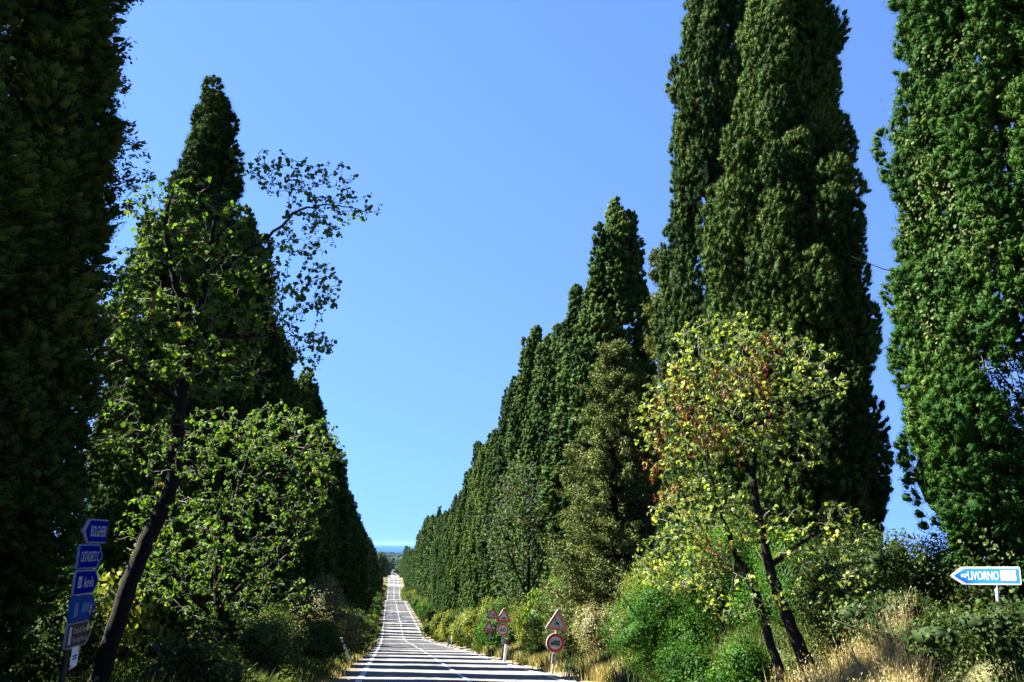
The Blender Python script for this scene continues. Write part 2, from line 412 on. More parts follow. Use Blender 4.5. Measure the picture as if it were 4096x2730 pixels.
# ------------------------------------------------------------------ road line and terrain
_KY = np.array([-600, -60, 0, 147, 340, 370, 420, 465, 680, 712, 800, 940, 1060, 1360, 1850, 3800, 6000, 8600, 9200, 13000], float)
_KZ = np.array([35, 3.0, -1.4, -13.3, -18.25, -20.5, -24.6, -25.2, -22.15, -24.0, -31.5, -33.6, -34.6, -40.5, -48.2, -70, -78, -82, -90, -95], float)
_fy = np.arange(-600, 13001, 1.0)
_fz = np.interp(_fy, _KY, _KZ)
_k = np.exp(-0.5 * (np.arange(-24, 25) / 6.0) ** 2); _k /= _k.sum()
_fz = np.convolve(np.pad(_fz, 24, mode='edge'), _k, 'valid')
def prof(y):
    return np.interp(y, _fy, _fz)
_cy = np.array([-100, 75, 325, 700, 1060, 1870, 4100, 11000], float)
_cx = np.array([2.3, 2.3, 1.45, 1.15, 2.37, 3.4, 6.5, 20], float)
def xc(y):
    return np.interp(y, _cy, _cx)
def smooth(a, b, x):
    t = np.clip((x - a) / (b - a), 0, 1)
    return t * t * (3 - 2 * t)
def ground_z(x, y):
    x = np.asarray(x, float); y = np.asarray(y, float)
    z = prof(y)
    d = x - xc(y)
    near = 1 - smooth(22, 42, y)
    z = z + smooth(3.7, 5.6, d) * (0.35 + 0.95 * near) * (1 - smooth(9, 40, d) * 0.6)
    z = z + smooth(3.8, 6.0, -d) * 0.35
    z = z - 0.10 * (smooth(2.9, 3.3, np.abs(d)) * 0 + (np.abs(d) < 3.35))      # the road bed lies under the asphalt
    n = np.sin(x * 1.7 + y * 0.9) * np.sin(y * 1.3 - x * 0.6) * 0.05 + np.sin(x * 0.5 + 1) * np.sin(y * 0.43) * 0.07
    z = z + n * smooth(3.4, 4.2, np.abs(d))
    far = np.maximum(np.abs(d) - 60, 0)
    z = z + (np.sin(x * 0.011 + 2) * np.sin(y * 0.008) * 2.0) * smooth(0, 200, far)
    return z

def build_ground():
    xs = np.concatenate([[-26000, -12000, -6000, -3000, -1500, -800, -400, -200, -120, -80, -50, -35, -25, -18, -14],
                         np.arange(-11, 16.1, 0.35), [18, 22, 28, 36, 50, 75, 120, 200, 400, 800, 1500, 3000, 6000, 12000, 26000]])
    ys = np.concatenate([[-600, -300, -120, -60], np.arange(-30, 75, 0.7), np.arange(75, 860, 4), np.arange(860, 2000, 20), np.arange(2000, 10001, 200)])
    X, Y = np.meshgrid(xs, ys)
    X = X + (xc(Y) - 2.3) * (np.abs(X) < 16)
    Z = ground_z(X, Y)
    V = np.stack([X, Y, Z], -1).reshape(-1, 3)
    nx, ny = len(xs), len(ys)
    i = np.arange(ny - 1)[:, None] * nx + np.arange(nx - 1)[None, :]
    F = np.stack([i, i + 1, i + nx + 1, i + nx], -1).reshape(-1, 4)
    mb = MB(); mb.add_arr(V, F)
    o = new_obj('ground', mb.mesh('ground', M['ground'], True))
    tag(o, 'dry verge, banks and fields sloping down to the sea', None, kind='structure')
build_ground()

def strip(name, off0, off1, lift, mat, y0=-28, y1=4100, label=None, wob=0.0):
    ys = np.concatenate([np.arange(y0, 60, 0.5), np.arange(60, 1100, 2.0), np.arange(1100, y1, 25.0)])
    ys = ys[(ys >= y0) & (ys <= y1)]
    nx = 2
    o0 = off0 + wob * (np.sin(ys * 1.9) * 0.5 + np.sin(ys * 4.3 + 1) * 0.3 + np.sin(ys * 0.7) * 0.4)
    o1 = off1 + wob * (np.sin(ys * 1.6 + 2) * 0.5 + np.sin(ys * 3.9) * 0.3 + np.sin(ys * 0.8 + 1) * 0.4)
    L = np.stack([xc(ys) + o0, ys, prof(ys) + lift], -1)
    R_ = np.stack([xc(ys) + o1, ys, prof(ys) + lift], -1)
    V = np.concatenate([L, R_]); n = len(ys); i = np.arange(n - 1)
    F = np.stack([i, i + n, i + n + 1, i + 1], -1)
    mb = MB(); mb.add_arr(V, F)
    o = new_obj(name, mb.mesh(name, mat, True))
    return tag(o, label, None, kind='structure')
strip('road', -3.45, 3.2, 0.0, M['road'], label='straight pale asphalt road', wob=0.10)
strip('road_edge_marking', -3.18, -3.00, 0.012, M['marking'], label='white edge line beside the shaded row')
strip('road_centre_marking', -0.06, 0.07, 0.012, M['marking'], label='white centre line of the road')
strip('road_edge_marking', 2.72, 2.88, 0.012, M['marking'], label='white edge line beside the sunlit row')

mb = MB()
mb.add([(-70000, 8000, -86), (70000, 8000, -86), (70000, 50000, -86), (-70000, 50000, -86)], [(0, 1, 2, 3)])
tag(new_obj('sea', mb.mesh('sea', M['sea'])), 'deep blue sea on the horizon', None, kind='structure')

# ------------------------------------------------------------------ foliage generators
LEAF3 = np.array([[-0.5, -0.5, 0], [0.5, -0.5, 0], [0, 0.6, 0]])
LEAF4 = np.array([[0, -0.5, 0], [0.5, 0.0, 0.08], [0, 0.5, 0], [-0.5, 0.0, 0.08]])
def _heart():
    pts = [(0, -0.48), (0.30, -0.34), (0.50, 0.0), (0.42, 0.34), (0.20, 0.50), (0.0, 0.40), (-0.20, 0.50), (-0.42, 0.34), (-0.50, 0.0), (-0.30, -0.34)]
    return np.array([(x, y, 0.25 * abs(x)) for x, y in pts])
HEART = _heart()
SPHERE = []
def ico():
    import bmesh
    bm = bmesh.new(); bmesh.ops.create_icosphere(bm, subdivisions=1, radius=1.0)
    V = np.array([v.co[:] for v in bm.verts]); F = np.array([[v.index for v in f.verts] for f in bm.faces]); bm.free()
    return V, F
ICO_V, ICO_F = ico()

def add_blobs(mb, C, A, rng, tint):
    """many low ellipsoids: centres C (n,3), axes matrices A (n,3,3)"""
    n = len(C)
    J = 1 + rng.uniform(-0.3, 0.3, (n, len(ICO_V), 1))
    V = np.einsum('nij,nvj->nvi', A, ICO_V[None] * J) + C[:, None, :]
    F = (ICO_F[None] + (np.arange(n) * len(ICO_V))[:, None, None]).reshape(-1, 3)
    mb.add_arr(V.reshape(-1, 3), F, np.repeat(tint, len(ICO_V)))

PROF_T = np.array([0, .04, .12, .3, .5, .68, .82, .92, .97, 1.0])
PROFILES = {
    'column': np.array([.55, .80, .95, 1.0, .94, .83, .69, .54, .40, .14]),
    'wide':   np.array([.55, .80, 1.0, .97, .82, .66, .50, .35, .24, .08]),
    'spire':  np.array([.50, .80, 1.0, .94, .78, .61, .44, .29, .18, .06]),
    'barrel': np.array([.80, .95, 1.0, 1.0, .97, .88, .72, .50, .30, .06]),
    'blunt':  np.array([.45, .78, .95, 1.0, .95, .86, .70, .52, .38, .08]),
}
def cypress_crown(seed, H=20.0, R=1.8, shape='column', nplume=230, tufts=45, leaves=14, leaf=(0.018, 0.048), tuft_r=0.092,
                  plen=(1.3, 2.6), prad=(0.32, 0.52), tilt=(0.05, 0.25), relief=(.84, 1.06), h0=0.8, core=0.52, inner=0.28, rough=0.20, hearts=0.50, name='crown', mat=None, cut=1.0):
    rng = np.random.default_rng(seed)
    mb = MB()
    # irregular outline: the radius swings with height and direction
    ph = rng.uniform(0, 6.28, 8)
    def Rad(h, phi):
        t = (h - h0) / (H - h0)
        base = np.interp(t, PROF_T, PROFILES[shape]) * R
        w = 1 + rough * (0.45 * np.sin(h * 0.9 + ph[0] + 1.3 * np.sin(phi + ph[1])) + 0.35 * np.sin(h * 2.1 + 2 * phi + ph[2]) + 0.35 * np.sin(h * 0.45 - 3 * phi + ph[3]))
        return base * w
    hh = np.linspace(0, 1, 200)
    wgt = np.interp(hh, PROF_T, PROFILES[shape]) + 0.08
    cdf = np.cumsum(wgt); cdf /= cdf[-1]
    t = np.interp((np.arange(nplume) + rng.uniform(0, 1, nplume)) / nplume, cdf, hh)
    h = h0 + t * (H - h0) * 0.95
    phi = np.arange(nplume) * 2.399963 + rng.normal(0, 0.35, nplume)      # evenly spread round the trunk
    L = rng.uniform(*plen, nplume) * (0.65 + 0.35 * (1 - t)); pr = rng.uniform(*prad, nplume) * (0.62 + 0.38 * (1 - t) ** 0.7)
    r = np.maximum(Rad(h, phi) - pr * 0.7, 0.0) * rng.uniform(*relief, nplume)
    out = np.stack([np.cos(phi), np.sin(phi), np.zeros(nplume)], -1)
    tl = rng.uniform(*tilt, nplume)
    axis = norm(out * tl[:, None] + np.array([0, 0, 1.0]) + rng.normal(0, 0.06, (nplume, 3)))
    C = out * r[:, None]; C[:, 2] = h
    C -= axis * (L * 0.15)[:, None]
    # the leader: plumes on the axis near the tip
    ntip = 14
    Ct = np.stack([rng.normal(0, .12, ntip), rng.normal(0, .12, ntip), H - rng.uniform(0.5, 1.0, ntip) * np.linspace(1, 4, ntip)], -1)
    C = np.concatenate([C, Ct]); axis = np.concatenate([axis, norm(np.stack([rng.normal(0, .06, ntip), rng.normal(0, .06, ntip), np.ones(ntip)], -1))])
    L = np.concatenate([L, rng.uniform(0.9, 1.5, ntip)]); pr = np.concatenate([pr, rng.uniform(.18, .28, ntip) * min(1, R / 1.5)])
    n = len(C)
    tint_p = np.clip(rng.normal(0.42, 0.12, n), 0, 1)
    # plume frames
    ref = norm(rng.normal(0, 1, (n, 3)))
    a = norm(np.cross(axis, ref)); b = np.cross(axis, a)
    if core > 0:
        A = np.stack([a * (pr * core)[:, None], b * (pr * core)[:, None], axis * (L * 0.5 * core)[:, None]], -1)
        add_blobs(mb, C, A, rng, tint_p * 0.5)  # darker tint paints the shade of the gaps between tufts
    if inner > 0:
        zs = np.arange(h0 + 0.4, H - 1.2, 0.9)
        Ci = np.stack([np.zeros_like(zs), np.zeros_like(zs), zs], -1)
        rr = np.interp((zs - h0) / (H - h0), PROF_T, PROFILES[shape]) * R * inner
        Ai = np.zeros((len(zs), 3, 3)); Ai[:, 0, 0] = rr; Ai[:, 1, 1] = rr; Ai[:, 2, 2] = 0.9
        add_blobs(mb, Ci, Ai, rng, np.full(len(zs), 0.12))  # near-darkest tint: the crown's inner shade is put into the colour
    # tufts on the plume surface
    bulge = rng.uniform(0.90, 1.14, (n, tufts))
    u = rng.uniform(-0.95, 1.0, (n, tufts)); th = rng.uniform(0, 2 * np.pi, (n, tufts))
    s = np.sqrt(np.clip(1 - u * u, 0, 1)) ** 0.8
    N = (a[:, None] * (np.cos(th) * s)[..., None] + b[:, None] * (np.sin(th) * s)[..., None] + axis[:, None] * (u * 0.35)[..., None])
    P = C[:, None] + (a[:, None] * (np.cos(th) * s * bulge * pr[:, None])[..., None] + b[:, None] * (np.sin(th) * s * bulge * pr[:, None])[..., None]
                      + axis[:, None] * (u * L[:, None] * 0.5)[..., None])
    N = norm(N).reshape(-1, 3); P = P.reshape(-1, 3)
    tt = np.repeat(tint_p, tufts) + rng.normal(0, 0.09, len(P))
    # drop the ones that look inwards (hidden inside the crown)
    ax2 = P.copy(); ax2[:, 2] = 0
    rad = np.linalg.norm(ax2, axis=1)
    outw = (N[:, :2] * ax2[:, :2]).sum(1) / (rad + 1e-6)
    Rl = np.interp((P[:, 2] - h0) / (H - h0), PROF_T, PROFILES[shape]) * R
    keep = (outw > -0.35) | (rad > Rl * 0.8) | (rad < 0.35)
    N, P, tt, rad = N[keep], P[keep], tt[keep], rad[keep]
    m = len(P)
    d = norm(N * 0.9 + np.array([0, 0, 0.8]) + rng.normal(0, 0.25, (m, 3)))       # tuft direction
    tr_ = tuft_r * rng.uniform(.6, 1.35, m)
    if hearts > 0:
        e1 = norm(np.cross(d, norm(rng.normal(0, 1, (m, 3))))); e2 = np.cross(d, e1)
        hr = tr_ * hearts
        A = np.stack([e1 * hr[:, None], e2 * hr[:, None], d * (hr * 1.9)[:, None]], -1)
        add_blobs(mb, P + d * (tr_ * .35)[:, None], A, rng, np.clip(tt, 0, 1))
    # leaves
    q = leaves
    off = norm(rng.normal(0, 1, (m, q, 3))) * rng.uniform(0.62, 1.08, (m, q, 1)) * tr_[:, None, None]
    on = norm(off).reshape(-1, 3)
    off += d[:, None] * (rng.uniform(0.1, 0.8, (m, q, 1)) + 0.35 * (off * d[:, None]).sum(-1, keepdims=True) / tuft_r) * tuft_r
    LP = (P[:, None] + off).reshape(-1, 3)
    dirs = norm(np.repeat(d, q, 0) + rng.normal(0, 0.40, (m * q, 3)))
    nn = norm(np.repeat(N * 0.3 + d * 0.2, q, 0) + on + rng.normal(0, 0.10, (m * q, 3)))
    ax, ay, az = frames(nn, dirs)
    sc = np.stack([rng.uniform(.7, 1.3, m * q) * leaf[0], rng.uniform(.7, 1.3, m * q) * leaf[1], np.full(m * q, leaf[0])], -1)
    mb.cards(LEAF3, LP, ax, ay, az, sc, np.clip(np.repeat(tt, q) + rng.normal(0, 0.05, m * q), 0, 1))
    return mb.mesh(name, mat or M['cypress'], True)

def loose_crown(seed, H, R, h0, mat, nbranch=150, gap=0.0, droop=0.0, leaf=(0.05, 0.12), name='crown', top=0.25, tufts=26, leaves=12, tuft_r=0.16, spread=1.0):
    """open conifer: separate upswept boughs carrying tufts, sky shows between them; returns crown mesh and bough mesh"""
    rng = np.random.default_rng(seed)
    mb, wb = MB(), MB()
    for k in range(nbranch):
        t = rng.uniform(0, 1) ** 0.9
        h = h0 + t * (H - h0)
        rr = R * (top + (1 - top) * (1 - t) ** 0.75) * rng.uniform(0.55, 1.1) * spread
        phi = rng.uniform(0, 6.283)
        n = 6
        s = np.linspace(0, 1, n)
        out = np.array([math.cos(phi), math.sin(phi)])
        rise = rng.uniform(0.3, 0.9) - droop
        pts = np.stack([out[0] * rr * s, out[1] * rr * s, h - 0.2 + rr * rise * s ** 1.3], -1)
        pts[1:-1] += rng.normal(0, 0.04, (n - 2, 3)) * rr
        wb.tube(pts, np.linspace(0.035, 0.008, n) * (0.6 + 0.4 * (1 - t)), 4)
        m = int(tufts * (0.4 + 0.6 * rr / R))
        u = rng.uniform(0.3, 1.05, m)
        P = np.stack([np.interp(u, s, pts[:, i]) for i in range(3)], -1)
        w = 0.09 + 0.14 * np.sin(np.clip(u, 0, 1) * 3.0) * rr / R
        P += rng.normal(0, 1, (m, 3)) * w[:, None] * np.array([0.8, 0.8, 0.55])
        tint = np.clip(rng.normal(0.42, 0.15), 0, 1)
        d = norm(np.array([out[0], out[1], 0.5]) + rng.normal(0, 0.45, (m, 3)))
        off = norm(rng.normal(0, 1, (m, leaves, 3))) * rng.uniform(0.1, 1, (m, leaves, 1)) * tuft_r
        LP = (P[:, None] + off + d[:, None] * rng.uniform(0, 1.2, (m, leaves, 1)) * tuft_r).reshape(-1, 3)
        nn = norm(norm(off).reshape(-1, 3) + np.array([0, 0, 0.3]) + rng.normal(0, 0.4, (m * leaves, 3)))
        ax, ay, az = frames(nn, norm(np.repeat(d, leaves, 0) + rng.normal(0, 0.4, (m * leaves, 3))))
        sc = np.stack([rng.uniform(.7, 1.3, m * leaves) * leaf[0], rng.uniform(.7, 1.3, m * leaves) * leaf[1], np.full(m * leaves, leaf[0])], -1)
        mb.cards(LEAF4, LP, ax, ay, az, sc, np.clip(tint + rng.normal(0, 0.07, m * leaves), 0, 1))
    return mb.mesh(name, mat, True), wb.mesh('bough', M['bark'], True)

def trunk_mesh(H, r0, seed, lean=0.0, top=0.02, name='trunk', base=0.0):
    rng = np.random.default_rng(seed)
    zs = np.linspace(base - 0.4, H, 14)
    pts = np.stack([rng.normal(0, 0.05, 14) + lean * zs / H, rng.normal(0, 0.05, 14), zs], -1)
    t = np.clip(zs / H, 0, 1)
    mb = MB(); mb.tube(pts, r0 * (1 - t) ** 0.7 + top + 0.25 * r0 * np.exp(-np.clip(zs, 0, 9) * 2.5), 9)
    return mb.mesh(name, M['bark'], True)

def branchy(seed, base, limbs, clouds, ntarget, leaf_size, leafmat, tint=(0.45, 0.2), spacing=0.075, hang=0.75, leaf_from=0.45,
            maxlen=1.6, twig_r=0.006, bare=0.0, pods=None, leaf_tmpl=None, clump=1.0, tip_leaf=2):
    """a tree from hand-placed limbs plus twigs reaching targets in ellipsoid clouds. world coordinates, returned local to base"""
    rng = np.random.default_rng(seed)
    tmpl = HEART if leaf_tmpl is None else leaf_tmpl
    base = np.array(base, float)
    tw, lf, pd = MB(), MB(), MB()
    nodes = []
    trunkmb = MB()
    for pts, r0, r1 in limbs:
        P = np.array(pts, float) - base
        n = max(8, len(P) * 7)
        s = np.linspace(0, 1, len(P)); q = np.linspace(0, 1, n)
        Q = np.stack([np.interp(q, s, P[:, i]) for i in range(3)], -1)
        for _ in range(2):
            Q[1:-1] = (Q[:-2] + 2 * Q[1:-1] + Q[2:]) / 4
        Q[1:-1] += rng.normal(0, 0.009, (n - 2, 3)) * (1 + r0)
        rr_ = np.linspace(r0, r1, n) * rng.uniform(.95, 1.07, n)
        if r0 > .08: rr_ *= 1 + .45 * np.exp(-np.arange(n) / 2.0)      # flared foot
        trunkmb.tube(Q, rr_, 11)
        nodes.append(Q[1:])
    nodes = np.concatenate(nodes)
    vol = np.array([c[3] * c[4] * c[5] for c in clouds]) ** 0.85
    vol *= np.array([c[6] if len(c) > 6 else 1.0 for c in clouds])
    pick = rng.choice(len(clouds), ntarget, p=vol / vol.sum())
    ell = norm(rng.normal(0, 1, (ntarget, 3))) * rng.uniform(0.15, 1.0, (ntarget, 1)) ** 0.45
    T = np.array([clouds[i][:3] for i in pick]) + ell * np.array([clouds[i][3:6] for i in pick]) - base
    d0 = np.min(np.linalg.norm(T[:, None] - nodes[None], axis=2), axis=1)
    T = T[np.argsort(d0)]
    LPs, LDs, LT = [], [], []
    store = list(nodes)
    arr = np.array(store)
    for k, t in enumerate(T):
        dist = np.linalg.norm(arr - t, axis=1)
        j = int(np.argmin(dist + np.maximum(arr[:, 2] - t[2], 0) * 0.4))
        a = arr[j]; D = t - a; ln = float(np.linalg.norm(D))
        if ln < 0.12:
            continue
        n = max(4, int(ln / 0.14) + 2)
        s = np.linspace(0, 1, n)[:, None]
        side = norm(rng.normal(0, 1, 3)); bend = rng.uniform(0.05, 0.2) * ln
        P = a + D * s + side * np.sin(s * np.pi) * bend * 0.6 + np.array([0, 0, 1.0]) * np.sin(s * np.pi) * bend * 0.5
        P[1:-1] += rng.normal(0, 0.018, (n - 2, 3))
        r0 = twig_r * (1 + 1.3 * ln)
        tw.tube(P, np.linspace(r0, twig_r * 0.45, n), 4)
        arr = np.concatenate([arr, P[2:]])
        if rng.uniform() < bare:
            continue
        m = max(2, int(ln * (1 - leaf_from * min(1, ln)) / spacing))
        u = np.concatenate([1 - (1 - leaf_from) * rng.uniform(0, 1, m) ** clump, np.full(tip_leaf, 1.0)])
        Q = np.stack([np.interp(u, s[:, 0], P[:, i]) for i in range(3)], -1)
        sd = norm(rng.normal(0, 1, (len(u), 3)))
        LPs.append(Q + sd * leaf_size * 0.55 - np.array([0, 0, leaf_size * 0.35 * hang]))
        LDs.append(sd); LT.append(np.full(len(u), rng.normal(tint[0], tint[1])))
        if pods is not None:
            for c in pods:
                if np.linalg.norm((t + base - np.array(c[:3])) / c[3]) < 1.0 and rng.uniform() < 0.75:
                    npod = int(rng.integers(4, 10))
                    C = P[-1] + rng.normal(0, 0.05, (npod, 3)) - np.array([0, 0, 0.05])
                    dd = norm(np.array([0, 0, -1.0]) + rng.normal(0, 0.28, (npod, 3)))
                    ax, ay, az = frames(rng.normal(0, 1, (npod, 3)), dd)
                    pd.cards(LEAF4, C, ax, ay, az, np.stack([np.full(npod, 0.026), rng.uniform(0.08, 0.12, npod), np.full(npod, .02)], -1), rng.uniform(0.1, 0.9, npod))
    LP = np.concatenate(LPs); LD = np.concatenate(LDs); LTt = np.concatenate(LT)
    n = len(LP)
    nn = norm(LD * 0.8 + rng.normal(0, 0.55, (n, 3)) + np.array([0, 0, 0.35]))
    up = norm(np.array([0, 0, hang]) - LD * 0.4 + rng.normal(0, 0.3, (n, 3)))
    ax, ay, az = frames(nn, up)
    sz = leaf_size * rng.uniform(0.6, 1.15, n)
    lf.cards(tmpl, LP, ax, ay, az, sz, np.clip(LTt + rng.normal(0, 0.10, n), 0, 1.2))
    return trunkmb.mesh('trunk', M['bark'], True), tw.mesh('twigs', M['twig'], True), lf.mesh('foliage', leafmat, True), (pd.mesh('seed_pods', M['pod']) if pd.n else None)

def bush_mesh(seed, h, r, mat, leaf=0.05, n=9000, lobes=9, aspect=1.6, tint=(0.45, 0.16), fuzz=0.22, name='foliage', spray=0.0):
    """dense shrub: leaves in and on overlapping lobes; local coords, base at 0"""
    rng = np.random.default_rng(seed)
    mb = MB()
    C = np.stack([rng.normal(0, r * 0.42, lobes), rng.normal(0, r * 0.42, lobes), rng.uniform(0.25, 0.78, lobes) * h], -1)
    S = np.stack([rng.uniform(.35, .6, lobes) * r, rng.uniform(.35, .6, lobes) * r, rng.uniform(.22, .36, lobes) * h], -1)
    C[0] = (0, 0, h * .35); S[0] = (r * .75, r * .75, h * .38)
    C[1] = (rng.normal(0, .1) * r, 0, h * .68); S[1] = (r * .45, r * .45, h * .33)
    A = np.zeros((lobes, 3, 3))
    for i in range(3):
        A[:, i, i] = S[:, i] * 0.62
    add_blobs(mb, C, A, rng, np.full(lobes, 0.3))
    w = S.prod(1) ** 0.67
    k = rng.choice(lobes, n, p=w / w.sum())
    N = norm(rng.normal(0, 1, (n, 3)))
    rad = 1 + rng.normal(0, fuzz, (n, 1)) * 0.6 + 0.18 * np.sin(N[:, :1] * 7 + k[:, None]) * np.sin(N[:, 2:3] * 6)
    P = C[k] + N * S[k] * rad
    P[:, 2] = np.maximum(P[:, 2], 0.02 + rng.uniform(0, 0.15, n))
    # little sprigs
    nn = norm(N * 0.9 + rng.normal(0, 0.55, (n, 3)) + np.array([0, 0, .2]))
    ax, ay, az = frames(nn, norm(N * .5 + np.array([0, 0, .6]) + rng.normal(0, .6, (n, 3))))
    lt = rng.normal(tint[0], tint[1], lobes)
    sc = leaf * rng.uniform(.6, 1.35, n)
    sc3 = np.stack([sc / math.sqrt(aspect), sc * math.sqrt(aspect), sc], -1)
    mb.cards(LEAF4, P, ax, ay, az, sc3, np.clip(lt[k] + rng.normal(0, .12, n), 0, 1.1))
    return mb.mesh(name, mat, True)

def stems_mesh(seed, h, r, n=7):
    rng = np.random.default_rng(seed)
    mb = MB()
    for i in range(n):
        e = np.array([rng.normal(0, r * .45), rng.normal(0, r * .45), h * rng.uniform(.5, .92)])
        s = np.linspace(0, 1, 7)[:, None]
        P = e * s + np.array([0, 0, .1 * h]) * np.sin(s * 3.1) + np.array([rng.normal(0, .05), rng.normal(0, .05), -.15]) * (1 - s)
        P[1:] += rng.normal(0, .02, (6, 3))
        mb.tube(P, np.linspace(.028, .007, 7) * (0.6 + 0.3 * h), 5)
    return mb.mesh('stems', M['twig'], True)

# ------------------------------------------------------------------ cypresses
def make_cypress(name_mesh_crown, trunk_me, loc, s, label, group, rz=0.0, sz=None, name='cypress_tree', lean=0.0):
    t = thing(name, label, 'cypress', loc, rz, group)
    t.scale = (s, s, sz if sz else s)
    t.matrix_world = Matrix.Translation(loc) @ Matrix.Rotation(lean, 4, 'Y') @ Matrix.Rotation(rz, 4, 'Z') @ Matrix.Diagonal((s, s, sz if sz else s, 1))
    new_obj('trunk', trunk_me, None, t)
    new_obj('crown', name_mesh_crown, None, t)
    return t

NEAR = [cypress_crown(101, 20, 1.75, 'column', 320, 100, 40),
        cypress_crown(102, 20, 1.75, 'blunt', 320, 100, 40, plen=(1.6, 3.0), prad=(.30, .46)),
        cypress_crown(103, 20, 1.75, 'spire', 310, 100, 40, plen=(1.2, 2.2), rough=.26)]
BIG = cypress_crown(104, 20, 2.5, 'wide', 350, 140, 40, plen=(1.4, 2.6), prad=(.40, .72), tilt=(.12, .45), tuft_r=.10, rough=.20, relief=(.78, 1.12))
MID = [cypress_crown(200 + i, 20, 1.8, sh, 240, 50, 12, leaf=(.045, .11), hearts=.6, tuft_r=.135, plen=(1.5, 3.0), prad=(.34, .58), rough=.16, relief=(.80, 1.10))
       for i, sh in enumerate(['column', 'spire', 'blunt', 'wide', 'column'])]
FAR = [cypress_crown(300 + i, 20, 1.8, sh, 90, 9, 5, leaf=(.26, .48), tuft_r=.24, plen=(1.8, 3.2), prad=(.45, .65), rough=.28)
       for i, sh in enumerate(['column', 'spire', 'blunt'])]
T_NEAR = trunk_mesh(17, .30, 1)
T_MID = T_NEAR
T_FAR = T_NEAR

SUNROW = 'cypresses of the sunlit row'
SHADEROW = 'cypresses of the shaded row'
def plant(x, y, top, mesh, rr, label, group, rz=None, name='cypress_tree', H=20.0, lean=0.0):
    gz = float(ground_z(x, y))
    hgt = top - gz
    s = rr
    return make_cypress(mesh, T_NEAR, (x, y, gz - 0.05), s, label, group, random.uniform(0, 6.28) if rz is None else rz, hgt / H, name, lean)

# sunlit side, nearest first: (x, y, top z, mesh, radial scale, label)
right_named = [
    (10.25, 25.3, 19.0, BIG, .90, 'broad lumpy cypress behind the yellow-leaved round-leaf tree, right half in deep shadow'),
    (9.75, 30.4, 21.8, NEAR[0], .95, 'tall smooth cypress standing close behind the broad lumpy one, top cut off'),
    (9.8, 44.1, 16.2, MID[2], 1.05, 'blunt-topped dark cypress standing above its row beside the ragged olive conifer'),
    (9.6, 49.5, 13.1, MID[0], 1.1, 'lower cypress leaning on the foot of the blunt-topped dark one'),
    (9.9, 54.6, 14.8, MID[1], 1.1, 'third cypress top stepping down from the blunt-topped dark one'),
    (9.7, 60.3, 13.8, MID[4], 1.1, 'small bump in the skyline just before the second tall step of the sunlit row'),
    (9.9, 65.7, 14.5, MID[3], 1.0, 'cypress with a flat twin top in the second tall step of the sunlit row'),
    (9.9, 71.6, 16.2, MID[0], 1.05, 'tallest dark cypress of the second step of the sunlit row'),
    (9.8, 78.0, 13.7, MID[1], 1.0, 'thin cypress tucked down the slope from the second tall step'),
    (10.0, 86.9, 14.7, MID[2], 0.95, 'round-topped cypress alone against the sky above the red-podded round tree'),
    (10.0, 94.5, 11.6, MID[0], 1.0, 'cypress shoulder just below the lone round top'),
    (9.9, 101.9, 12.2, MID[3], 1.0, 'low cypress between the lone round top and the narrow pointed one'),
    (10.0, 124.7, 12.9, MID[1], 0.95, 'narrow pointed brownish cypress rising above the lower middle of its row'),
]
for x, y, top, me, rr, lab in right_named:
    plant(x, y, top, me, rr, lab, SUNROW, lean=.025 if y < 32 else 0.0)
count = len(right_named)
def right_rest():
    y = 109.0
    n = 0
    out = []
    while y < 1260 and n < 172:
        if abs(y - 124.7) > 3.5:
            out.append(y); n += 1
        y += random.uniform(5.4, 6.9) if y < 500 else random.uniform(6.6, 8.0)
    return out
for i, y in enumerate(right_rest()):
    x = float(xc(y)) + 7.45 + random.uniform(-.25, .25)
    H = random.uniform(17.0, 22.5) + (1.8 if random.random() < .15 else 0)
    if y > 700: H *= 0.92
    me = random.choice(MID if y < 215 else FAR)
    lab = ('sunlit cypress packed in the long row between the pointed brownish one and the first crest' if y < 345 else
           'small distant cypress of the sunlit row beyond the first crest of the road' if y < 700 else
           'tiny cypress of the sunlit row beyond the second crest')
    plant(x, y, float(ground_z(x, y)) + H, me, random.uniform(.84, 1.16), lab, SUNROW, lean=random.gauss(0, .012))

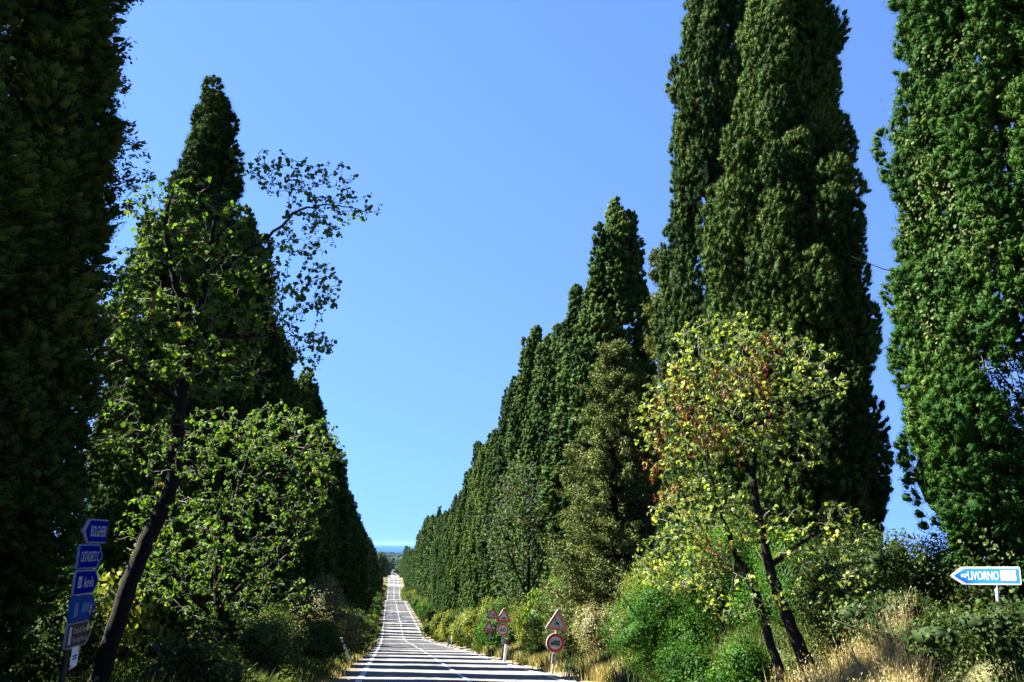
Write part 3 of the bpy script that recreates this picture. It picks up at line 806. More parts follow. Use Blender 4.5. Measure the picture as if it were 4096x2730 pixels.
# the big tree at the edge, crown held up on bare limbs
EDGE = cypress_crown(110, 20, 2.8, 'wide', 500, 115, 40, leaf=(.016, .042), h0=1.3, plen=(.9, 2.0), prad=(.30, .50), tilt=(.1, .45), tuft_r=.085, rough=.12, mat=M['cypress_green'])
def edge_tree():
    x, y = 11.0, 14.8
    gz = float(ground_z(x, y))
    t = thing('cypress_tree', 'near bright green cypress behind the LIVORNO sign, crown held up on bare limbs', 'cypress', (x, y, gz - .05), 0.5, SUNROW)
    new_obj('crown', EDGE, None, t)
    new_obj('trunk', trunk_mesh(18, .34, 7), None, t)
    wb = MB(); rng = np.random.default_rng(4)
    for k in range(46):
        ph = rng.uniform(0, 6.28); h = rng.uniform(1.6, 5.0); ln = rng.uniform(1.2, 2.6)
        s = np.linspace(0, 1, 8)[:, None]
        P = np.array([0, 0, h]) + np.array([math.cos(ph), math.sin(ph), 0]) * ln * s + np.array([0, 0, 1]) * (s ** 1.5) * rng.uniform(.3, 1.8)
        P[1:] += rng.normal(0, .03, (7, 3))
        wb.tube(P, np.linspace(.06, .012, 8), 5)
        for q in range(5):
            a = P[rng.integers(3, 8)]
            e = a + rng.normal(0, .35, 3) + np.array([math.cos(ph), math.sin(ph), .2]) * .2
            wb.tube([a, (a + e) / 2 + rng.normal(0, .04, 3), e], [.012, .009, .005], 4)
    new_obj('bare_branch', wb.mesh('bare_branch', M['bark'], True), None, t)
    # sparse hanging sprays under the crown
    cm, bm_ = loose_crown(8, 4.0, 2.5, .3, M['cypress_green'], 120, leaf=(.035, .09), top=.8, tufts=30, leaves=12, tuft_r=.11)
    new_obj('lower_spray', cm, None, t)
edge_tree()

# ivy climbing the edge tree
def ivy():
    rng = np.random.default_rng(12)
    mb = MB()
    n = 5200
    h = rng.uniform(.3, 9.5, n)
    R = 2.45 * np.interp(h, [0, 2, 4, 7.5], [.75, .88, .98, 1.02])
    ph = math.radians(180) + rng.normal(0, .38, n) + .2 * np.sin(h * 1.4)
    lump = (np.sin(h * 2.3 + ph * 5) + np.sin(h * 5.1 - ph * 3)) > -.3
    P = np.stack([np.cos(ph) * R, np.sin(ph) * R, h], -1) + rng.normal(0, .14, (n, 3))
    P = P[lump]; n = len(P)
    N = norm(np.stack([np.cos(ph[lump]), np.sin(ph[lump]), np.full(n, .3)], -1) + rng.normal(0, .5, (n, 3)))
    ax, ay, az = frames(N, np.tile([0, 0, 1.0], (n, 1)) + rng.normal(0, .3, (n, 3)))
    mb.cards(HEART, P, ax, ay, az, rng.uniform(.035, .07, n), np.clip(rng.normal(.6, .2, n), 0, 1))
    x, y = 11.0, 14.8
    t = thing('ivy_plant', 'pale-leaved climber scrambling up the near bright green cypress', 'climber', (x, y, float(ground_z(x, y))))
    new_obj('foliage', mb.mesh('ivy_leaves', M['scrub']), None, t)
    st = MB()
    for k in range(12):
        a = math.radians(180) + rng.normal(0, .3)
        hh = np.linspace(-.2, rng.uniform(4, 7.4), 14)
        RR = 1.6 * np.interp(hh, [0, 2, 4, 7.5], [.6, .8, .95, 1.0])
        st.tube(np.stack([np.cos(a + .15 * np.sin(hh)) * RR, np.sin(a + .15 * np.sin(hh)) * RR, hh], -1) + rng.normal(0, .02, (14, 3)), np.linspace(.014, .004, 14), 4)
    new_obj('stem', st.mesh('ivy_stem', M['twig'], True), None, t)
ivy()

# shaded side
left_named = [
    (-6.1, 9.2, 13.0, NEAR[1], 1.15, 'almost black cypress cut by the picture edge, nearest of the shaded row'),
    (-6.1, 13.4, 14.5, NEAR[0], 1.12, 'huge black cypress right behind the direction signs, second of the shaded row'),
    (-6.3, 30.6, 14.5, NEAR[2], 1.2, 'pointed cypress with a forked tip rising above the trees of the shaded side'),
    (-6.0, 25.4, 8.6, NEAR[0], .8, 'lower cypress hugging the forked-tip one on its near side'),
    (-5.9, 36.0, 12.0, MID[2], .92, 'blunt cypress top peeping out behind the forked-tip one'),
    (-6.1, 42.5, 9.9, MID[0], 1.0, 'cypress behind the arching leafy branch of the shaded side'),
    (-6.1, 48.8, 9.8, MID[1], 1.0, 'cypress whose edge meets the sky below the arching leafy branch'),
    (-6.0, 56.2, 9.0, MID[4], 1.0, 'cypress step in the shaded skyline above the lower round-leaf tree'),
]
for x, y, top, me, rr, lab in left_named:
    plant(x, y, top, me, rr, lab, SHADEROW)
def left_rest():
    y = 64.0; n = 0; out = []
    while y < 585 and n < 92:
        out.append(y); n += 1
        y += random.uniform(5.2, 7.2) if random.random() < .85 else random.uniform(8.5, 11.0)
    return out
for i, y in enumerate(left_rest()):
    x = float(xc(y)) - 8.1 + random.uniform(-.25, .25)
    H = random.uniform(15.8, 17.8)
    me = random.choice(MID if y < 185 else FAR)
    lab = ('dark cypress massed in the shaded row above the pale-leaved bush' if y < 160 else
           'dark cypress in the shaded row beyond the leaning roadside marker' if y < 345 else
           'distant dark cypress at the far end of the shaded row')
    plant(x, y, float(ground_z(x, y)) + H, me, random.uniform(.92, 1.12), lab, SHADEROW)

def open_cypress():
    x, y = -6.27, 17.6
    gz = float(ground_z(x, y))
    cm, bm_ = loose_crown(21, 15.6, 1.75, 1.0, M['cypress'], 230, leaf=(.045, .11), top=.42, tufts=34, leaves=12, tuft_r=.13)
    t = thing('cypress_tree', 'thin-crowned cypress with sky glinting through, beside the black ones of the shaded row', 'cypress', (x, y, gz - .05), 0, SHADEROW)
    new_obj('crown', cm, None, t); new_obj('trunk', trunk_mesh(15, .2, 3), None, t); new_obj('bough', bm_, None, t)
open_cypress()

def feathery(x, y, top, R, seed, nb, topf, label, droop):
    gz = float(ground_z(x, y))
    cm, bm_ = loose_crown(seed, top - gz, R, .8, M['feather'], nb, leaf=(.045, .10), top=topf, tufts=44, leaves=13, tuft_r=.15, droop=droop)
    t = thing('conifer_tree', label, 'conifer', (x, y, gz - .05))
    new_obj('crown', cm, None, t); new_obj('trunk', trunk_mesh(top - .2 - gz, .20, 9), None, t); new_obj('bough', bm_, None, t)
feathery(10.0, 36.9, 12.0, 1.35, 31, 170, .14, 'thin ragged conifer spire with sky showing between its boughs, beside the tall cypress pair', .15)
feathery(8.1, 36.9, 7.8, 3.0, 32, 300, .12, 'broad olive-green conifer with open feathery boughs below the blunt-topped dark cypress', .35)

# ------------------------------------------------------------------ round-leaf trees
def judas(name, label, base, limbs, clouds, seed, ntarget, leaf, mat, **kw):
    tr, tw, lf, pd = branchy(seed, base, limbs, clouds, ntarget, leaf, mat, **kw)
    t = thing(name, label, 'tree', base)
    new_obj('trunk', tr, None, t); new_obj('twig_foliage', tw, None, t); new_obj('crown', lf, None, t)
    if pd: new_obj('pod_foliage', pd, None, t)
    return t

judas('round_leaf_tree', 'dark leaning round-leaf tree with one leafy branch arching out against the sky', (-4.03, 14.80, -2.33),
      [([(-4.03, 14.78, -2.53), (-3.87, 14.92, -1.52), (-3.61, 15.16, -0.23), (-3.29, 15.38, 0.75), (-3.32, 15.51, 2.07), (-3.25, 15.65, 3.16)], .135, .085),
       ([(-3.25, 15.65, 3.16), (-3.62, 15.59, 4.06), (-3.81, 15.59, 4.86), (-3.76, 15.68, 5.52)], .075, .015),
       ([(-3.25, 15.65, 3.16), (-3.18, 15.88, 3.91), (-3.12, 15.87, 4.78), (-3.07, 15.95, 5.54)], .075, .015),
       ([(-3.25, 15.65, 3.16), (-2.56, 15.89, 3.16), (-1.85, 16.09, 3.32)], .06, .012),
       ([(-3.15, 15.81, 4.15), (-2.28, 16.15, 4.92), (-1.81, 16.33, 5.50), (-1.29, 16.46, 5.67), (-0.65, 16.55, 5.58)], .032, .006),
       ([(-3.32, 15.51, 2.07), (-3.89, 15.30, 2.41), (-4.29, 15.15, 2.74)], .05, .012)],
      [(-2.12, 16.24, 6.07, .62, .7, .34, 2.2), (-0.99, 16.52, 5.68, .55, .5, .30, 2.4), (-1.70, 16.30, 5.06, .60, .6, .40, 2.0), (-1.35, 16.4, 6.15, .5, .5, .25, 1.8), (-1.65, 16.35, 5.6, .5, .45, .28, 2.0), (-3.49, 15.67, 4.96, .95, 1.1, .8, 1.2),
       (-3.83, 15.40, 3.08, 1.1, 1.1, .8, 1.6), (-2.50, 15.99, 3.94, 1.0, 1.1, .95, 1.2), (-1.45, 16.26, 4.10, .42, .6, .55, 2.2), (-4.03, 15.38, 3.77, .69, 1.1, .62, .7),
       (-1.5, 16.15, 3.08, .45, .7, .33, 2.0), (-2.90, 15.71, 2.58, 1.0, 1.1, .5, 1.3), (-3.98, 15.10, 1.62, .7, .8, .5, .6), (-3.28, 14.97, 1.21, .6, .6, .9, .5)],
      41, 2300, .070, M['judas'], spacing=.08, bare=.06, tint=(.45, .16))
judas('round_leaf_tree', 'lower bright-leaved round tree with an upright trunk, beside the dark leaning one', (-3.17, 19.48, -2.78),
      [([(-3.18, 19.46, -2.93), (-3.10, 19.60, -1.80), (-3.28, 19.69, -0.41), (-3.21, 19.79, 0.37), (-3.00, 19.92, 1.00), (-2.88, 20.03, 1.74)], .11, .03),
       ([(-3.21, 19.79, 0.37), (-3.70, 19.69, 0.97), (-3.94, 19.68, 1.68)], .05, .012),
       ([(-3.00, 19.92, 1.00), (-2.30, 20.16, 1.53), (-1.65, 20.33, 1.91)], .05, .012),
       ([(-3.16, 19.65, -1.21), (-2.39, 19.90, -0.40), (-1.88, 20.01, 0.30)], .05, .012),
       ([(-3.13, 19.62, -1.52), (-3.90, 19.53, -0.81), (-4.29, 19.47, -0.00)], .05, .012)],
      [(-3.34, 19.90, 1.81, 1.4, 1.2, .8), (-2.18, 20.23, 1.98, 1.1, 1.2, .8), (-1.39, 20.36, 1.67, .42, .7, .5), (-3.97, 19.52, 0.17, 1.2, 1.3, .9), (-2.67, 19.94, 0.30, 1.3, 1.3, 1.1),
       (-4.06, 19.40, -0.65, .98, 1.2, .53), (-1.72, 20.23, 0.91, .55, 1.0, .75), (-2.86, 19.75, -1.01, 1.5, 1.3, .6)],
      42, 2100, .070, M['judas'], spacing=.065, bare=.10, tint=(.42, .18))
judas('round_leaf_tree', 'yellow-green round-leaf tree with rusty seed pods and dark twin trunks in the dry grass', (6.62, 16.14, -1.77),
      [([(6.76, 16.00, -2.02), (6.38, 16.33, -0.78), (6.25, 16.46, -0.26), (6.14, 16.62, 0.65), (6.11, 16.71, 1.28), (6.20, 16.77, 2.16), (6.29, 16.82, 3.06)], .105, .03),
       ([(6.33, 16.22, -2.02), (6.00, 16.56, -0.52), (5.79, 16.70, -0.15), (5.67, 16.82, 0.34), (5.52, 16.96, 0.94), (5.38, 17.09, 1.64)], .075, .02),
       ([(6.20, 16.77, 2.16), (5.58, 17.10, 2.45), (4.96, 17.42, 2.97)], .05, .01),
       ([(6.20, 16.77, 2.16), (6.89, 16.43, 2.50), (7.53, 16.03, 2.72)], .05, .01),
       ([(6.25, 16.46, -0.26), (6.83, 16.19, 0.24), (7.37, 15.90, 0.54)], .05, .01)],
      [(5.81, 17.11, 3.49, 1.2, .9, .8, .9), (5.01, 17.31, 2.18, .85, .9, 1.1), (5.37, 16.97, 0.52, 1.05, 1.0, .84), (6.76, 16.58, 3.24, .8, .8, .65, .8), (6.66, 16.41, 1.77, .7, .8, .7, .7),
       (6.91, 16.16, 0.32, 1.2, 1.0, .6, .7), (5.98, 16.91, 2.40, 1.0, 1.0, .9), (4.91, 17.08, -0.21, .9, 1.0, .56, 1.1), (7.27, 16.15, 2.82, .5, .6, .35, .6), (5.7, 16.2, -.75, .9, .6, .45, .7), (7.1, 15.8, -.45, .8, .6, .45, .8)],
      43, 2900, .068, M['judas_yellow'], spacing=.062, bare=.08, tint=(.40, .17),
      pods=[(5.06, 17.28, 2.22, 0.68), (5.97, 16.91, 2.93, 0.61), (5.66, 16.91, 1.92, 0.47), (6.37, 16.63, 2.38, 0.41), (4.65, 17.27, 1.21, 0.47), (5.43, 16.82, 0.00, 0.41), (5.07, 17.37, 3.03, 0.41), (6.48, 16.75, 3.44, 0.41)])
def lb(dx, dy, dz, bx, by, bz): return (bx + dx, by + dy, bz + dz)
bx, by = 7.35, 54.3
bz = float(ground_z(bx, by))
judas('round_leaf_tree', 'dark green round tree speckled with rusty pods below the stepped cypress tops', (bx, by, bz),
      [([(bx, by, bz - .3), (bx - .1, by, bz + 2.5), (bx - .1, by, bz + 5), (bx, by, bz + 8)], .16, .03),
       ([(bx, by, bz + 2.5), (bx - 1.2, by - .3, bz + 5), (bx - 1.8, by - .3, bz + 7)], .07, .02),
       ([(bx, by, bz + 3), (bx + .9, by - .5, bz + 5.5), (bx + 1.3, by - .6, bz + 7.5)], .07, .02)],
      [(bx - .3, by - .2, bz + 8.2, 1.9, 1.5, 1.9), (bx - 1.2, by - .2, bz + 6.0, 1.6, 1.4, 1.9), (bx + .9, by - .4, bz + 6.2, 1.5, 1.4, 2.3), (bx - .2, by, bz + 3.8, 2.1, 1.3, 1.8)],
      44, 2300, .105, M['judas_dark'], spacing=.085, bare=.08, tint=(.30, .12), twig_r=.010,
      pods=[(bx, by, bz + 6.5, .7), (bx - 1, by, bz + 8, .6)])

# ------------------------------------------------------------------ shrubs
def shrub(name, label, x, y, h, r, kind, seed=None, group=None, n=None, proto=None, rz=None):
    gz = float(ground_z(x, y))
    t = thing(name, label, 'shrub', (x, y, gz - .03), random.uniform(0, 6.28) if rz is None else rz, group)
    if proto:
        fm, sm, ph, pr = proto
        t.scale = (r / pr, r / pr, h / ph)
        new_obj('foliage', fm, None, t); new_obj('stem', sm, None, t)
        return t
    d = math.hypot(x, y)
    leaf = {'lentisk': .042, 'scrub': .05, 'pale': .055, 'yellowscrub': .05, 'judas': .08, 'oak': .08}[kind] * (1 if d < 34 else d / 34 * .85)
    cnt = n or int(min(26000, 1.0 * (2 * 3.14 * r * h * 1.6) / (leaf * leaf) * 1.6))
    new_obj('foliage', bush_mesh(seed, h, r, M[kind], leaf, cnt), None, t)
    new_obj('stem', stems_mesh(seed, h, r), None, t)
    return t
shrub('evergreen_shrub', 'dense bright green shrub between the pale scrub and the dry grass', 6.5, 24.0, 2.55, 1.35, 'lentisk', 51)
shrub('evergreen_shrub', 'second bright green shrub, set back under the yellow-green round-leaf tree', 8.0, 23.6, 2.7, 1.3, 'lentisk', 52)
shrub('evergreen_shrub', 'low bright green shrub in front of the dark twin trunks', 6.1, 20.1, 1.2, .8, 'lentisk', 53)
shrub('dark_shrub', 'dark shaded shrub at the gap of sky beside the near bright green cypress', 8.6, 18.3, 2.1, 1.1, 'scrub', 54)
shrub('dark_shrub', 'dark green thicket under the broad lumpy cypress', 8.6, 21.2, 2.3, 1.3, 'lentisk', 55)
shrub('scrub_bush', 'pale yellowish scrub just behind the deer warning sign post', 7.5, 35.2, 2.0, 1.1, 'pale', 56)
shrub('scrub_bush', 'pale leggy bush between the deer warning sign and the bright green shrub', 7.3, 29.1, 1.3, .9, 'pale', 57)
shrub('scrub_bush', 'glossy green bush filling the gap behind the deer warning sign', 7.4, 40.6, 3.0, 1.6, 'scrub', 58)
shrub('scrub_bush', 'tall leafy bush rising over the thicket behind the deer warning sign', 7.8, 44.9, 4.0, 1.5, 'judas', 59)
shrub('scrub_bush', 'greyish-green bush at the road edge between the two groups of warning signs', 6.8, 45.7, 1.8, 1.1, 'scrub', 60)
shrub('scrub_bush', 'olive bush directly behind the speed limit sign', 7.6, 54.6, 2.6, 1.1, 'yellowscrub', 61)
shrub('evergreen_shrub', 'fresh green bush beside the bumpy road sign', 6.9, 65.6, 3.1, 1.4, 'lentisk', 62)
shrub('scrub_bush', 'yellow-green bush with twiggy top past the bumpy road sign', 6.9, 72.3, 3.4, 1.5, 'yellowscrub', 63)
shrub('scrub_bush', 'pale thorny bush at the near foot of the ragged olive conifer', 8.3, 30.9, 2.6, 1.2, 'yellowscrub', 64)
shrub('dark_shrub', 'dark bush among the bare limbs under the near bright green cypress', 10.4, 15.9, 1.6, 1.3, 'scrub', 73)
shrub('dark_shrub', 'low bush at the picture edge beside the LIVORNO sign post', 10.9, 12.3, 1.1, 1.2, 'scrub', 74)
shrub('dark_shrub', 'leafy bush between the bank and the far field, in the gap of sky', 13.2, 23.9, 2.3, 1.8, 'scrub', 75)
shrub('dark_shrub', 'bush behind the near bright green cypress', 14.5, 19.7, 2.2, 1.7, 'scrub', 76)
shrub('bramble_bush', 'low bramble mound on the bank below the pointed end of the LIVORNO sign', 7.3, 11.4, .75, .8, 'scrub', 77)
shrub('bramble_bush', 'bramble mound filling the lowest corner of the bank', 6.9, 8.8, .6, .7, 'scrub', 78)
shrub('bramble_bush', 'leafy mound between the dry grass and the LIVORNO sign', 7.5, 14.6, .8, .9, 'scrub', 79)
shrub('bramble_bush', 'bramble mound at the foot of the LIVORNO sign post', 8.9, 12.6, .65, .8, 'lentisk', 80)
shrub('evergreen_shrub', 'small green shrub hiding the foot of the dark twin trunks', 6.3, 17.6, 1.2, .7, 'lentisk', 81)
shrub('bramble_bush', 'arching bramble just behind the dark twin trunks', 7.6, 16.6, 1.3, .8, 'scrub', 82)
# shaded side
shrub('scrub_bush', 'pale-leaved bush catching the sun below the shaded row', -2.8, 46.8, 3.3, 1.3, 'pale', 65)
shrub('scrub_bush', 'sunlit tuft of green bush under the pale-leaved one', -2.6, 40.7, 1.5, .9, 'lentisk', 66)
shrub('scrub_bush', 'low dull bush on the verge behind the leaning roadside marker', -2.5, 35.6, 1.3, .9, 'scrub', 67)
shrub('dark_shrub', 'dark bush between the pale-leaved one and the lower round tree', -3.6, 32.6, 1.8, 1.2, 'scrub', 68)
shrub('dark_shrub', 'shaded bush at the foot of the lower round tree', -2.9, 25.3, 1.4, 1.0, 'scrub', 69)
shrub('dark_shrub', 'low dark bush between the direction signs and the lower round tree', -3.1, 17.5, 1.1, 1.0, 'scrub', 70)
shrub('dark_shrub', 'leafy green bush behind the direction sign post', -4.9, 15.8, 1.4, 1.0, 'scrub', 71)
shrub('dark_shrub', 'black-green bush at the picture edge under the nearest dark cypress', -5.4, 10.8, 1.2, 1.0, 'lentisk', 72)
# farther shrubs: copies of a few kinds
protos = []
for i, (k, h, r) in enumerate([('scrub', 2.4, 1.5), ('yellowscrub', 2.6, 1.6), ('lentisk', 2.2, 1.5), ('yellowscrub', 1.6, 1.3), ('scrub', 3.4, 1.6)]):
    protos.append((bush_mesh(500 + i, h, r, M[k], .12, 3600), stems_mesh(500 + i, h, r), h, r))
y = 62.0
while y < 520:
    p = random.choice(protos)
    x = float(xc(y)) + random.uniform(4.8, 6.0)
    if not (62 < y < 76):
        shrub('scrub_bush', 'roadside bush in the long strip of scrub at the foot of the sunlit row' if y < 345 else 'distant roadside bush at the foot of the sunlit row past the first crest',
              x, y, random.uniform(1.6, 3.3) * (1.15 if y > 110 else 1), random.uniform(1.2, 1.9), None, proto=p, group='bushes at the foot of the sunlit row')
    y += random.uniform(2.6, 4.6) if y < 250 else random.uniform(6, 11)
y = 53.0
while y < 570:
    p = random.choice(protos)
    x = float(xc(y)) - random.uniform(4.9, 6.2)
    shrub('scrub_bush', 'shaded roadside bush at the foot of the shaded row' if y < 345 else 'distant roadside bush at the foot of the shaded row past the first crest',
          x, y, random.uniform(1.3, 2.8), random.uniform(1.1, 1.8), None, proto=p, group='bushes at the foot of the shaded row')
    y += random.uniform(3.4, 5.6) if y < 250 else random.uniform(7, 12)
# bushes right under the cypresses to close the row
for i in range(26):
    y = 28 + i * 4.0 + random.uniform(-.6, .6)
    shrub('scrub_bush', 'undershrub growing against the cypress trunks of the sunlit row', 9.4 + random.uniform(-.5, .5), y, random.uniform(2.0, 3.2), random.uniform(1.4, 1.9), None, proto=random.choice(protos), group='undershrubs among the sunlit trunks')
for i in range(22):
    y = 16 + i * 4.0 + random.uniform(-.6, .6)
    shrub('scrub_bush', 'undershrub growing against the cypress trunks of the shaded row', -6.4 + random.uniform(-.5, .5), y, random.uniform(1.8, 2.8), random.uniform(1.3, 1.8), None, proto=random.choice(protos), group='undershrubs among the shaded trunks')

# ------------------------------------------------------------------ grass and ground cover (nobody could count it)
def blades(name, label, pts_fn, n, hmin, hmax, w, mat, seed, lean=.25, heads=False, tint=(.5, .18)):
    rng = np.random.default_rng(seed)
    x, y = pts_fn(rng, n)
    z = ground_z(x, y) - .02
    h = rng.uniform(hmin, hmax, len(x))
    ph = rng.uniform(0, 6.28, len(x)); ln = np.abs(rng.normal(0, lean, len(x))) * h
    ww = w * (1 + np.hypot(x, y) / 30)
    B = np.stack([x, y, z], -1)
    dirv = np.stack([np.cos(ph) * ln, np.sin(ph) * ln, h], -1)
    sd = rng.uniform(0, 6.28, len(x))
    s = np.stack([np.cos(sd), np.sin(sd), np.zeros_like(sd)], -1) * (ww / 2)[:, None]
    mid = B + dirv * np.array([.35, .35, .6])
    V = np.stack([B - s, B + s, mid + s * .8, B + dirv, mid - s * .8], 1).reshape(-1, 3)
    F = np.arange(len(x) * 5).reshape(-1, 5)
    mb = MB(); t = np.clip(rng.normal(tint[0], tint[1], len(x)), 0, 1.2)
    mb.add_arr(V, F, np.repeat(t, 5))
    if heads:
        k = rng.uniform(0, 1, len(x)) < .45
        T = (B + dirv)[k]; m = len(T)
        for q in range(5):
            P = T + rng.normal(0, .03, (m, 3)) - np.array([0, 0, .03 * q])
            ax, ay, az = frames(rng.normal(0, 1, (m, 3)), norm(dirv[k] + rng.normal(0, .2, (m, 3))))
            mb.cards(LEAF4, P, ax, ay, az, np.stack([np.full(m, .009), np.full(m, .05), np.full(m, .009)], -1), np.clip(t[k] + .1, 0, 1))
    o = new_obj(name, mb.mesh(name, mat))
    return tag(o, label, 'grass', kind='stuff')

def wedge(a0, a1, d0, d1, clump):
    def fn(rng, n):
        k = int(n / 70)
        a = np.radians(rng.uniform(a0, a1, k)); d = rng.uniform(d0, d1, k)
        cx, cy = np.sin(a) * d, np.cos(a) * d
        i = rng.integers(0, k, n)
        x, y = cx[i] + rng.normal(0, clump, n), cy[i] + rng.normal(0, clump, n)
        ok = x > 5.8 + .25 * np.sin(y * 3.1) + rng.uniform(0, .25, n)
        return x[ok], y[ok]
    return fn

def region(x0, x1, y0, y1, clump=0.0, bias=1.0):
    def fn(rng, n):
        if clump:
            k = max(6, int(n / 60))
            cx = rng.uniform(x0, x1, k); cy = y0 + (y1 - y0) * rng.uniform(0, 1, k) ** bias
            i = rng.integers(0, k, n)
            return cx[i] + rng.normal(0, clump, n), cy[i] + rng.normal(0, clump, n)
        return rng.uniform(x0, x1, n), y0 + (y1 - y0) * rng.uniform(0, 1, n) ** bias
    return fn
blades('dry_grass', 'tall straw-coloured dry grass at the foot of the dark twin trunks', wedge(17.0, 27.5, 12.6, 16.4, .12), 24000, .35, .95, .007, M['dry'], 61, .22, True)
blades('dry_grass', 'straw grass on the bank around the warning sign posts', region(5.9, 7.4, 25.0, 65.0, .16), 9000, .2, .6, .007, M['dry'], 62, .3)
blades('grass', 'green grass covering the bank below the LIVORNO sign', region(5.6, 12.5, 7.0, 20.0, .18), 28000, .15, .5, .006, M['grass'], 63, .45)
blades('grass', 'mixed grass along the foot of the sunlit row', region(6.0, 10.0, 19.0, 74.0, .2), 26000, .2, .6, .009, M['grass'], 64, .35)
blades('grass', 'short grass along the verge of the shaded side', region(-5.5, -1.75, 8.0, 74.0, .2), 36000, .15, .5, .009, M['grass'], 65, .35)
blades('dry_grass', 'dry tufts scattered on the verge of the shaded side', region(-2.3, -1.35, 18.0, 112.0, .12), 7000, .08, .3, .007, M['dry'], 66, .35)
def verge_pts(rng, n):
    y = 62 + 335 * rng.uniform(0, 1, n) ** 1.2
    side = rng.integers(0, 2, n)
    d = np.where(side == 0, rng.uniform(3.9, 6.4, n), -rng.uniform(4.2, 6.4, n))
    return xc(y) + d, y
blades('grass', 'far roadside grass between the scrub and the asphalt', verge_pts, 26000, .2, .6, .012, M['grass'], 67, .35)

def herbs(name, label, fn, n, hmax, leaf, mat, seed):
    rng = np.random.default_rng(seed)
    x, y = fn(rng, n)
    bump = (.5 + .5 * np.sin(x * 2.1 + y * .7) * np.sin(y * 1.9 - x * .8)) * (.6 + .4 * np.sin(x * 5.3) * np.sin(y * 4.7))
    z = ground_z(x, y) + rng.uniform(0, 1, n) ** .6 * hmax * (.25 + .75 * bump)
    P = np.stack([x, y, z], -1)
    nn = norm(rng.normal(0, .6, (n, 3)) + np.array([0, -.1, .8]))
    ax, ay, az = frames(nn, rng.normal(0, 1, (n, 3)) + 1e-3)
    sc = leaf * rng.uniform(.6, 1.4, n) * (1 + np.hypot(x, y) / 40)
    mb = MB(); mb.cards(LEAF4, P, ax, ay, az, np.stack([sc * .75, sc * 1.25, sc], -1), np.clip(.5 + .25 * np.sin(x * 3 + y) + rng.normal(0, .15, n), 0, 1.1))
    return tag(new_obj(name, mb.mesh(name, mat)), label, 'ground cover', kind='stuff')
herbs('ground_cover', 'low tangle of brambles and herbs on the bank below the LIVORNO sign', region(5.7, 13.5, 7.0, 21.0, .22), 130000, .6, .026, M['scrub'], 71)
herbs('ground_cover', 'leafy weeds on the bank behind the warning signs', region(6.3, 10.5, 19.0, 76.0, .25), 60000, .6, .045, M['scrub'], 72)
herbs('ground_cover', 'shaded weeds under the trees of the shaded side', region(-8.0, -2.1, 8.0, 56.0, .25), 90000, .55, .040, M['scrub'], 73)

# ------------------------------------------------------------------ distant trees and woods
def oak_mesh(seed, h, r, n=5200, leaf=.42):
    rng = np.random.default_rng(seed)
    mb = MB(); lobes = 16
    d = norm(rng.normal(0, 1, (lobes, 3)))
    C = np.array([0, 0, h * .6]) + d * np.array([r * .55, r * .55, h * .22])
    S = np.stack([rng.uniform(.35, .5, lobes) * r] * 2 + [rng.uniform(.16, .24, lobes) * h], -1)
    A = np.zeros((lobes, 3, 3))
    for i in range(3): A[:, i, i] = S[:, i] * .75
    add_blobs(mb, C, A, rng, np.full(lobes, .3))
    k = rng.integers(0, lobes, n); N = norm(rng.normal(0, 1, (n, 3)))
    P = C[k] + N * S[k] * (1 + rng.normal(0, .1, (n, 1)))
    ax, ay, az = frames(norm(N + rng.normal(0, .4, (n, 3))), rng.normal(0, 1, (n, 3)))
    lt = rng.normal(.45, .15, lobes)
    mb.cards(LEAF4, P, ax, ay, az, leaf * rng.uniform(.6, 1.3, n), np.clip(lt[k] + rng.normal(0, .1, n), 0, 1))
    return mb.mesh('crown', M['oak'], True)
OAKS = [oak_mesh(601, 16, 5.6), oak_mesh(602, 15, 5.0), oak_mesh(603, 14, 5.5)]
def oak(x, y, h, r, me, label, group):
    gz = float(ground_z(x, y))
    t = thing('broadleaf_tree', label, 'tree', (x, y, gz), random.uniform(0, 6.28), group)
    t.scale = (r, r, h)
    new_obj('trunk', trunk_mesh(8, .35, 77) if 'oaktrunk' not in M else M['oaktrunk'], None, t)
    new_obj('crown', me, None, t)
M['oaktrunk'] = trunk_mesh(8, .35, 77)
for i, y in enumerate([618, 646, 678, 716, 760, 810, 860, 920, 985, 1060, 1150, 1250]):
    oak(float(xc(y)) - random.uniform(8.0, 9.5), y, random.uniform(.95, 1.15), random.uniform(.9, 1.1), OAKS[i % 3],
        'round broadleaf tree at the far end of the shaded row, past the second crest', 'round trees past the second crest')
for i in range(26):
    side = -1 if i % 2 else 1
    y = random.uniform(150, 1100)
    oak(side * random.uniform(45, 420) + 2, y, random.uniform(.5, .9), random.uniform(.6, .9), OAKS[i % 3],
        'field tree standing beyond the avenue', 'trees out in the fields')

